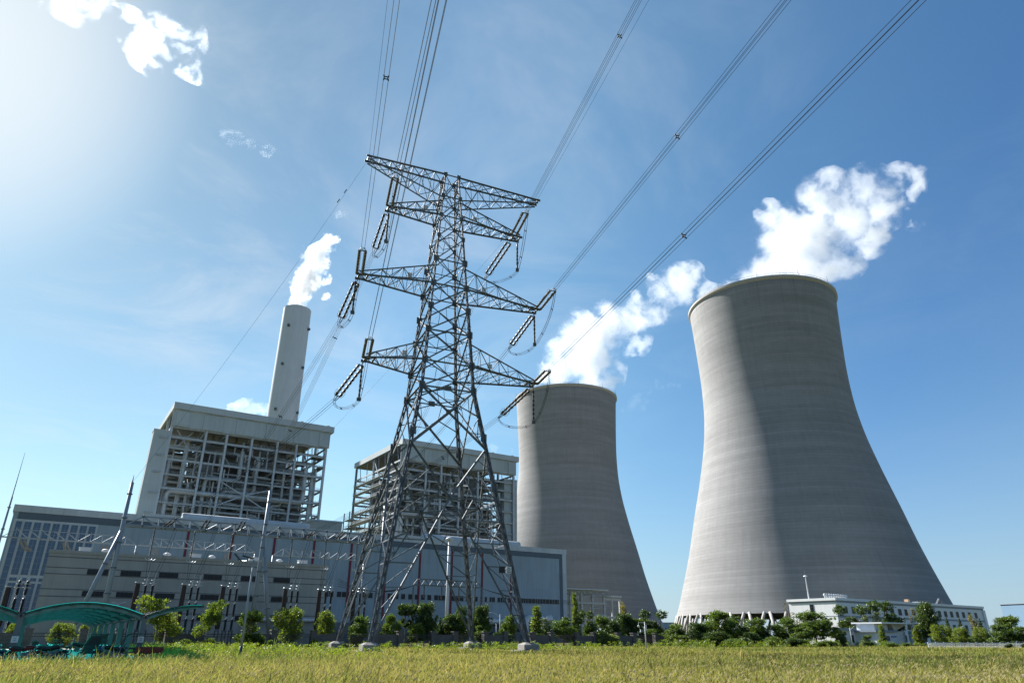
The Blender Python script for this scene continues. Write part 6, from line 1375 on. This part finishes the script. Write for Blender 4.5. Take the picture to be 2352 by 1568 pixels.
BN = ['black', 'maroon', 'dark teal', 'silver', 'navy']
BK = [  # u, w, heading (0 = along +u), proto, label
 (1.55, 57.9, 0, 0, 'black motorcycle in the front of the left row, beside the teal floor'), (1.35, 58.9, .08, 3, 'silver scooter second in the left row under the carport'), (1.5, 59.9, -.05, 1, 'maroon motorcycle third in the left row under the carport'),
 (1.4, 61.0, .05, 2, 'dark teal motorcycle with top box, fourth in the left row'), (1.45, 62.2, 0, 4, 'navy scooter fifth in the left row under the carport'), (1.3, 63.4, .1, 0, 'black motorcycle sixth in the left row under the carport'), (1.45, 64.8, -.06, 3, 'silver scooter deep in the left row under the carport'), (1.4, 66.4, 0, 2, 'dark teal motorcycle with top box at the back of the left row'),
 (-.0+.1, 56.6, .12, 1, 'maroon motorcycle just right of the left front column'), (-1.9, 57.6, 0, 4, 'navy scooter just left of the left front column'), (-2.0, 58.9, .06, 0, 'black motorcycle behind the navy scooter at the far left'), (-2.1, 60.4, 0, 1, 'maroon motorcycle at the far left behind the column'), (-1.9, 62.0, 0, 2, 'dark teal motorcycle with top box at the far left edge'),
 (4.9, 56.9, math.pi, 0, 'black motorcycle parked before the maroon cargo tricycle'), (4.8, 58.1, math.pi+.1, 4, 'navy scooter behind the black one beside the cargo tricycle'), (5.1, 59.3, math.pi, 3, 'silver scooter under the canopy left of the right front column'), (3.9, 76.0, math.pi, 0, 'small distant black motorcycle on the teal floor deep in the carport')]
base_h = math.atan2(GU[1], GU[0])
used_b = set()
for u, w, hd, k, lb in BK:
    p = G(u, w, .11)
    if k not in used_b: o = bp[k]; used_b.add(k); o.location = tuple(p); o.rotation_euler = (0, 0, base_h+hd); o['label'] = lb
    else: o = dup(bp[k], p, base_h+hd, lb)
# tricycles
def cargo_trike(paint, cab):
    nm = 'cab_tricycle' if cab else 'cargo_tricycle'
    t = thing(nm, 'green tricycle with a boxy closed cab, facing left in the carport' if cab else 'maroon cargo tricycle with railed bed beside the right front column', 'tricycle', (0, 0, 0)); pm = PAINT[paint]
    wheel(t, 1.05, .27); wheel(t, -.75, .27, .5); wheel(t, -.75, .27, -.5)
    if cab:
        mb = MB(); mb.add([(1.15, -.5, .35), (1.15, .5, .35), (1.05, -.5, .85), (1.05, .5, .85), (.72, -.5, 1.55), (.72, .5, 1.55), (-.3, -.5, 1.6), (-.3, .5, 1.6), (-.3, -.5, .35), (-.3, .5, .35)], [(0, 1, 3, 2), (2, 3, 5, 4), (4, 5, 7, 6), (6, 7, 9, 8), (8, 9, 1, 0), (0, 2, 4, 6, 8), (1, 9, 7, 5, 3)]); mb.build('cab', pm, t)
        mb = MB()
        for s_ in (-1, 1): mb.add([(.92, s_*.51, .92), (.66, s_*.51, 1.46), (.05, s_*.51, 1.48), (.05, s_*.51, .92)], [(0, 1, 2, 3)])
        mb.add([(1.045, -.4, .92), (1.045, .4, .92), (.76, .4, 1.5), (.76, -.4, 1.5)], [(0, 1, 2, 3)]); mb.build('window', M['dglass'], t)
        mb = MB(); mb.obox((.15, 0, 1.63), (.62, 0, 0), (0, .55, 0), (0, 0, .03)); mb.build('roof', pm, t)
        mb = MB(); mb.obox((-.85, 0, .58), (.55, 0, 0), (0, .5, 0), (0, 0, .2)); mb.build('cargo_bed', pm, t)
        mb = MB(); mb.ball((1.17, .25, .62), .08, 8, (.5, 1, 1)); mb.ball((1.17, -.25, .62), .08, 8, (.5, 1, 1)); mb.build('headlight', M['alu'], t, True)
    else:
        mb = MB(); mb.obox((-.75, 0, .52), (.85, 0, 0), (0, .55, 0), (0, 0, .04))
        for s_ in (-1, 1): mb.obox((-.75, s_*.55, .70), (.85, 0, 0), (0, .02, 0), (0, 0, .16))
        mb.obox((-1.6, 0, .70), (.02, 0, 0), (0, .55, 0), (0, 0, .16)); mb.obox((.1, 0, .70), (.02, 0, 0), (0, .55, 0), (0, 0, .16)); mb.build('cargo_bed', pm, t)
        mb = MB()
        for s_ in (-1, 1):
            mb.tube([(.1, s_*.55, .9), (.1, s_*.55, 1.05), (-1.6, s_*.55, 1.05), (-1.6, s_*.55, .9)], .018, 5)
        mb.tube([(-1.6, -.55, 1.05), (-1.6, .55, 1.05)], .018, 5); mb.build('rail', M['steel_dark'], t)
        mb = MB(); mb.tube([(.15, 0, .55), (.5, 0, .5), (.85, 0, .95)], .05, 6); mb.tube([(.85, 0, .98), (1.05, 0, .27)], .04, 6); mb.build('frame', M['steel_dark'], t)
        mb = MB(); mb.tube([(.7, -.36, 1.08), (.82, 0, 1.0), (.7, .36, 1.08)], .02, 6); mb.build('handlebar', M['black'], t)
        mb = MB(); mb.obox((.3, 0, .78), (.22, 0, 0), (0, .2, 0), (0, 0, .06)); mb.build('seat', M['black'], t)
        mb = MB()
        for s_ in (-1, 1): mb.tube([(1.05, s_*.42, .75), (.72, s_*.42, 1.55), (.55, s_*.42, 1.66), (-.15, s_*.42, 1.68)], .025, 5)
        mb.obox((.2, 0, 1.69), (.42, 0, 0), (0, .45, 0), (0, 0, .015)); mb.build('rain_roof', PAINT['teal_p'], t)
        mb = MB(); mb.ball((.98, 0, .85), .10, 8, (.6, 1, 1)); mb.build('headlight', M['alu'], t, True)
    return t
ct = cargo_trike('maroon', False); ct.location = tuple(G(6.3, 56.0, .11)); ct.rotation_euler = (0, 0, base_h+math.pi)
cb = cargo_trike('teal_p', True); cb.location = tuple(G(4.6, 62.5, .11)); cb.rotation_euler = (0, 0, base_h+math.pi)
hm = thing('helmet', 'silver-white round helmet resting on the front left motorcycle seat', 'helmet', G(2.0, 57.75, 1.02)); mb = MB(); mb.ball(G(2.0, 57.75, 1.06), .14, 12, (1, 1, .9)); mb.build('shell', PAINT['silver'], hm, True); mb = MB(); mb.ball(G(2.0, 57.75, 1.04)+GU*.05-GW*.03, .115, 10, (1, 1, .55)); mb.build('visor', M['black'], hm, True)
# ------------------------------------------------------------------ lamps, camera pole, white fence
lp = V(-21.1, 58.5, 0)
t = thing('floodlight_pole', 'grey pole with dark floodlight panels at its top and a dark blue foot', 'light pole', lp)
mb = MB(); mb.lathe([(.105, .9), (.065, 7.4)], lp, 10); mb.build('pole', M['steel_light'], t, True)
mb = MB(); mb.lathe([(.115, .05), (.11, .95)], lp, 10); mb.build('painted_foot', mat('navy_band', (.012, .03, .10), .5), t, True)
mb = MB(); mb.lathe([(.22, 0), (.22, .06)], lp, 10)
for k in range(4): a = k*math.pi/2; mb.bar(lp+V(math.cos(a)*.11, math.sin(a)*.11, .30), lp+V(math.cos(a)*.2, math.sin(a)*.2, .06), .012)
mb.build('base_plate', M['steel'], t)
mb = MB(); mb.tube([lp+V(-1.25, .2, 7.35), lp+V(-.3, .05, 7.28), lp+V(.75, -.1, 7.30)], .05, 6); mb.build('arm', M['alu'], t, True)
for dx_1, tilt in ((-1.35, .75), (-.55, .25)):
    c = lp+V(dx_1, .15, 7.62); a = V(math.cos(tilt), 0, -math.sin(tilt)); b = V(0, 1, 0); n_ = np.cross(a, b)
    mb = MB(); mb.obox(c, a*.38, b*.26, n_*.05); h_ = mb.build('floodlight', M['black'], t)
    mb = MB(); mb.obox(c+n_*.06*-1, a*.34, b*.22, n_*.008); mb.build('lens', M['steel'], h_)
    mb = MB(); mb.bar(c, c-V(0, 0, .3), .035); mb.build('bracket', M['steel'], t)
def street_lamp(x, y, Y, side, label, arm=1.3, two=False):
    top = at_fwd(x, y, Y); h = top[2]; b = V(top[0], Y, 0)
    t = thing('street_lamp', label, 'street lamp', b, 'street lamps')
    mb = MB(); mb.lathe([(.10, 0), (.06, h)], b, 8); mb.build('pole', M['white'], t, True)
    for s_ in ((side, -side) if two else (side,)):
        a = b+V(0, 0, h); e = a+V(s_*arm, 0, .55 if not two else .1); mb = MB(); mb.tube([a-V(0, 0, .6), lerp(a, e, .5)+V(0, 0, .02), e], .045, 6); mb.build('arm', M['white'], t, True)
        mb = MB(); mb.obox(e+V(s_*.3, 0, .05), V(s_*.36, 0, .08), V(0, .13, 0), V(0, 0, .05)); mb.build('lamp_head', M['white'], t)
street_lamp(1875, 2302, 185, -1, 'slim white street lamp before the hall, right of the lollipop-shaped tree', 3.0)
street_lamp(1861, 2338, 195, -1, 'shorter white lamp post just left of the slim street lamp at the hall', .6)
street_lamp(2589, 2326, 160, 1, 'white street lamp among the left support columns of the big tower', 2.0)
street_lamp(2909, 2328, 160, 1, 'white street lamp just left of the white office', 1.7)
street_lamp(3186, 2352, 165, 1, 'white street lamp rising above the booth by the office', 2.0)
street_lamp(3571, 2360, 172, 1, 'faint street lamp between the two small conifers', 2.0)
street_lamp(445, 2262, 118, -1, 'small lamp behind the top of the carport arch', .5, True)
b = at_fwd(2422, 2400, 112)*V(1, 1, 0); h = at_fwd(2418, 2330, 112)[2]
t = thing('camera_pole', 'white post with a hanging dome camera at the right end of the brick fence', 'camera pole', b)
mb = MB(); mb.lathe([(.09, 0), (.07, h)], b, 8); mb.build('pole', M['white'], t, True)
mb = MB(); mb.tube([b+V(0, 0, h-.1), b+V(-.95, 0, h-.1), b+V(-.95, 0, h-.45)], .04, 6); mb.build('arm', M['white'], t)
mb = MB(); mb.ball(b+V(-.95, 0, h-.6), .17, 10); mb.build('dome_camera', M['white'], t, True); mb = MB(); mb.obox(b+V(.14, 0, h*.78), V(.09, 0, 0), V(0, .1, 0), V(0, 0, .4)); mb.build('control_box', M['white'], t)
wf = thing('mesh_fence', 'low white mesh fence before the row of bright green trees at the right', 'fence', at_fwd(3480, 2400, 142)*V(1, 1, 0))
p0 = at_fwd(3478, 2400, 140)*V(1, 1, 0); p1 = at_fwd(3990, 2400, 140)*V(1, 1, 0); nn = 17; M['mesh'] = mat('white_wire_mesh', (.42, .45, .47), .6)
for k in range(nn+1):
    p = lerp(p0, p1, k/nn); mb = MB(); mb.bar(p, p+V(0, 0, 1.02), .045); mb.build('post', M['white'], wf)
    if k < nn:
        r_ = lerp(p0, p1, (k+1)/nn); mb = MB()
        for z in (.08, .5, .92): mb.bar(p+V(0, 0, z), r_+V(0, 0, z), .028 if z > .9 else .016)
        for j in range(14): a = lerp(p, r_, (j+.5)/14); mb.bar(a+V(0, 0, .05), a+V(0, 0, .95), .012)
        mb.build('mesh_panel', M['mesh'], wf)
# ------------------------------------------------------------------ steam plumes and clouds (volumes)
def steam_mat(name, balls, org, dens, nscale, erode, sharp, aniso=.35, step=.5, detail=8, warp=0., thr=.50):
    # density = soft union of puffs, domain-warped and eaten away by fractal noise so that edges fray
    m, nt, _, _ = nodes(name); q = N(nt)
    p = q.n('ShaderNodeTexCoord').outputs['Object']
    w1 = q.noise(p, nscale*.6, 2, .5, 0, 'Color'); pw = q.vm('ADD', p, q.vm('SCALE', q.vm('SUBTRACT', w1, (.5, .5, .5)), None, warp*3.2))
    w2 = q.noise(p, nscale*2.6, 4, .6, 0, 'Color'); pw = q.vm('ADD', pw, q.vm('SCALE', q.vm('SUBTRACT', w2, (.5, .5, .5)), None, warp*1.5))
    acc = None
    for c, r in balls:
        d = q.math('SUBTRACT', 1.0, q.math('DIVIDE', q.vm('DISTANCE', pw, tuple(float(k) for k in np.asarray(c)-org)), float(r)*1.42))
        acc = d if acc is None else q.math('SMOOTH_MAX', acc, d, .15)
    n1 = q.noise(pw, nscale*1.15, detail, .66, .5)
    f = q.math('MULTIPLY_ADD', acc, 1.75, q.math('MULTIPLY', q.mapr(n1, .32, .68, -.5, .5), erode*.55))
    den = q.mapr(f, thr-.12, thr-.12+sharp, 0, 1, True); den = q.math('POWER', den, 1.9)
    core = q.mapr(acc, .05, .5, .25, 1.)
    v = q.n('ShaderNodeVolumePrincipled'); v.inputs['Color'].default_value = (.93, .935, .945, 1); v.inputs['Anisotropy'].default_value = aniso
    q.set(v.inputs['Density'], q.math('MULTIPLY', q.math('MULTIPLY', den, core), dens))
    q.out(None, v.outputs[0])
    try: m.cycles.volume_step_rate = step
    except Exception: pass
    return m
def hull(name, balls, grow, vox, material, label, cat, grp=None):
    org = np.mean([np.asarray(b[0], float) for b in balls], axis=0)
    bm_ = bmesh.new()
    for c, r in balls:
        bmesh.ops.create_icosphere(bm_, subdivisions=2, radius=r*grow, matrix=Matrix.Translation(tuple(float(k) for k in np.asarray(c)-org)))
    me = bpy.data.meshes.new(name); bm_.to_mesh(me); bm_.free()
    o = bpy.data.objects.new(name, me); col.objects.link(o)
    md = o.modifiers.new('r', 'REMESH'); md.mode = 'VOXEL'; md.voxel_size = vox
    dg = bpy.context.evaluated_depsgraph_get(); me2 = bpy.data.meshes.new_from_object(o.evaluated_get(dg)); o.modifiers.clear(); o.data = me2
    me2.materials.clear(); me2.materials.append(material); o.location = tuple(org)
    tag(o, label, cat, grp, 'thing'); return o, org
def px_balls(lst, Yfun):
    out = []
    for x, y, rp in lst:                # photo px (2352 wide) -> ball in the plume's own vertical plane
        Y = Yfun(x); p = at_fwd(x*1.6327, y*1.6327, Y); dep = Y*_c+(p[2]-EYE)*_s; out.append((p, rp*dep/_F))
    return out
def plume(name, lst, Yfun, dens, nscale, erode, sharp, label, vox, cat='steam', grp=None, grow=1.3, aniso=.35, step=.5, extra=(), warp=0., detail=8):
    B = list(extra)+px_balls(lst, Yfun); org = np.mean([np.asarray(b[0], float) for b in B], axis=0)
    m = steam_mat(name+'_vapour', B, org, dens, nscale, erode, sharp, aniso, step, detail, warp); return hull(name, B, grow, vox, m, label, cat, grp)
Y1 = T1C[1]; Y2 = T2C[1]
plume('steam_plume', [(1660, 662, 16), (1690, 655, 34), (1740, 620, 60), (1800, 600, 76), (1870, 605, 56), (1795, 535, 54), (1765, 488, 30), (1860, 545, 78), (1890, 470, 66), (1905, 420, 34), (1955, 500, 78), (1990, 430, 50), (2035, 465, 56), (2060, 410, 34), (2095, 415, 28), (2000, 545, 44), (1940, 600, 44), (2118, 400, 20), (2110, 450, 22), (2115, 515, 16), (2085, 380, 10), (2124, 345, 9)],
      lambda x: Y1-5+(x-1765)*.02, .062, .045, 2.1, .85, 'wide white steam plume drifting right from the right cooling tower', 4.5, 'steam', 'steam plumes', warp=15., step=.3,
      extra=[(T1C+V(0, 0, 182), 24), (T1C+V(-19, 2, 188), 13), (T1C+V(19, 2, 188), 14), (T1C+V(0, 12, 190), 18)])
plume('steam_plume', [(1250, 855, 40), (1300, 825, 60), (1360, 805, 66), (1395, 870, 36), (1330, 755, 46), (1290, 775, 30), (1400, 750, 56), (1395, 850, 40), (1450, 735, 50), (1500, 715, 42), (1520, 665, 38), (1560, 650, 42), (1590, 625, 26), (1610, 690, 38), (1465, 690, 24), (1650, 690, 34), (1505, 630, 16), (1470, 790, 26)],
      lambda x: Y2+(x-1298)*.03, .052, .032, 2.1, .85, 'steam plume rising from the middle cooling tower and trailing behind the right tower', 6, 'steam', 'steam plumes', warp=19., step=.3,
      extra=[(T2C+V(0, 0, 182), 24), (T2C+V(-19, 2, 188), 13), (T2C+V(19, 2, 188), 14), (T2C+V(0, 12, 190), 18)])
plume('steam_plume', [(684, 702, 25), (693, 672, 30), (704, 640, 33), (716, 610, 33), (728, 584, 31), (742, 565, 26), (756, 556, 20), (768, 548, 13), (752, 640, 12), (748, 680, 12)],
      lambda x: CHC[1], .22, .10, 1.8, .65, 'narrow white steam plume rising from the chimney mouth', 2.2, 'steam', 'steam plumes', warp=7., step=.25)
FAR = 2600
def cloud(lst, dens, nsc, er, lb, vox, sharp=1.0, an=.6, grp='small clouds', Y=FAR, warp=120, step=.35):
    return plume('cloud', lst, lambda x: Y, dens, nsc, er, sharp, lb, vox, 'cloud', grp, 1.3, an, step, (), warp, 8)
cloud([(290, 50, 34), (320, 80, 44), (365, 72, 40), (405, 78, 36), (440, 72, 28), (455, 105, 20), (335, 125, 36), (350, 158, 22), (430, 150, 30), (452, 165, 26), (385, 110, 26), (465, 90, 14), (270, 30, 20)], .0030, .0058, 3.0, 'ragged bright white cloud near the glare at the upper left', 26)
cloud([(165, 10, 42), (215, 2, 38), (130, -10, 40), (180, 35, 26)], .0014, .006, 3.0, 'thin white cloud touching the top edge at the upper left', 28)
cloud([(500, 318, 18), (530, 322, 22), (560, 325, 18), (580, 335, 12), (615, 345, 16)], .0012, .008, 2.4, 'small faint wisp of cloud left of the pylon top', 20)
cloud([(535, 942, 16), (560, 934, 18), (585, 938, 20), (608, 938, 16), (575, 926, 12)], .0045, .012, 2.0, 'small puffy cloud behind the left boiler roof, beside the chimney', 12, .6, warp=50)
cloud([(1128, 1030, 10), (1140, 1034, 9), (1172, 1034, 7)], .0045, .018, 1.9, 'tiny white puff above the right boiler house roof', 8, .6, warp=30)
cloud([(780, 494, 11), (790, 492, 9)], .0025, .018, 1.9, 'tiny detached puff high above the chimney plume', 8, warp=30)
cloud([(1500, 880, 14), (1530, 882, 18), (1560, 885, 16), (1470, 925, 20), (1495, 915, 15), (1440, 935, 14)], .0016, .011, 2.3, 'torn thin wisps in the gap right of the middle tower top', 12, warp=60)
cloud([(2105, 520, 16), (2120, 515, 14), (2085, 525, 12)], .0016, .011, 2.2, 'detached wisp below the tip of the right steam plume', 12, warp=50)
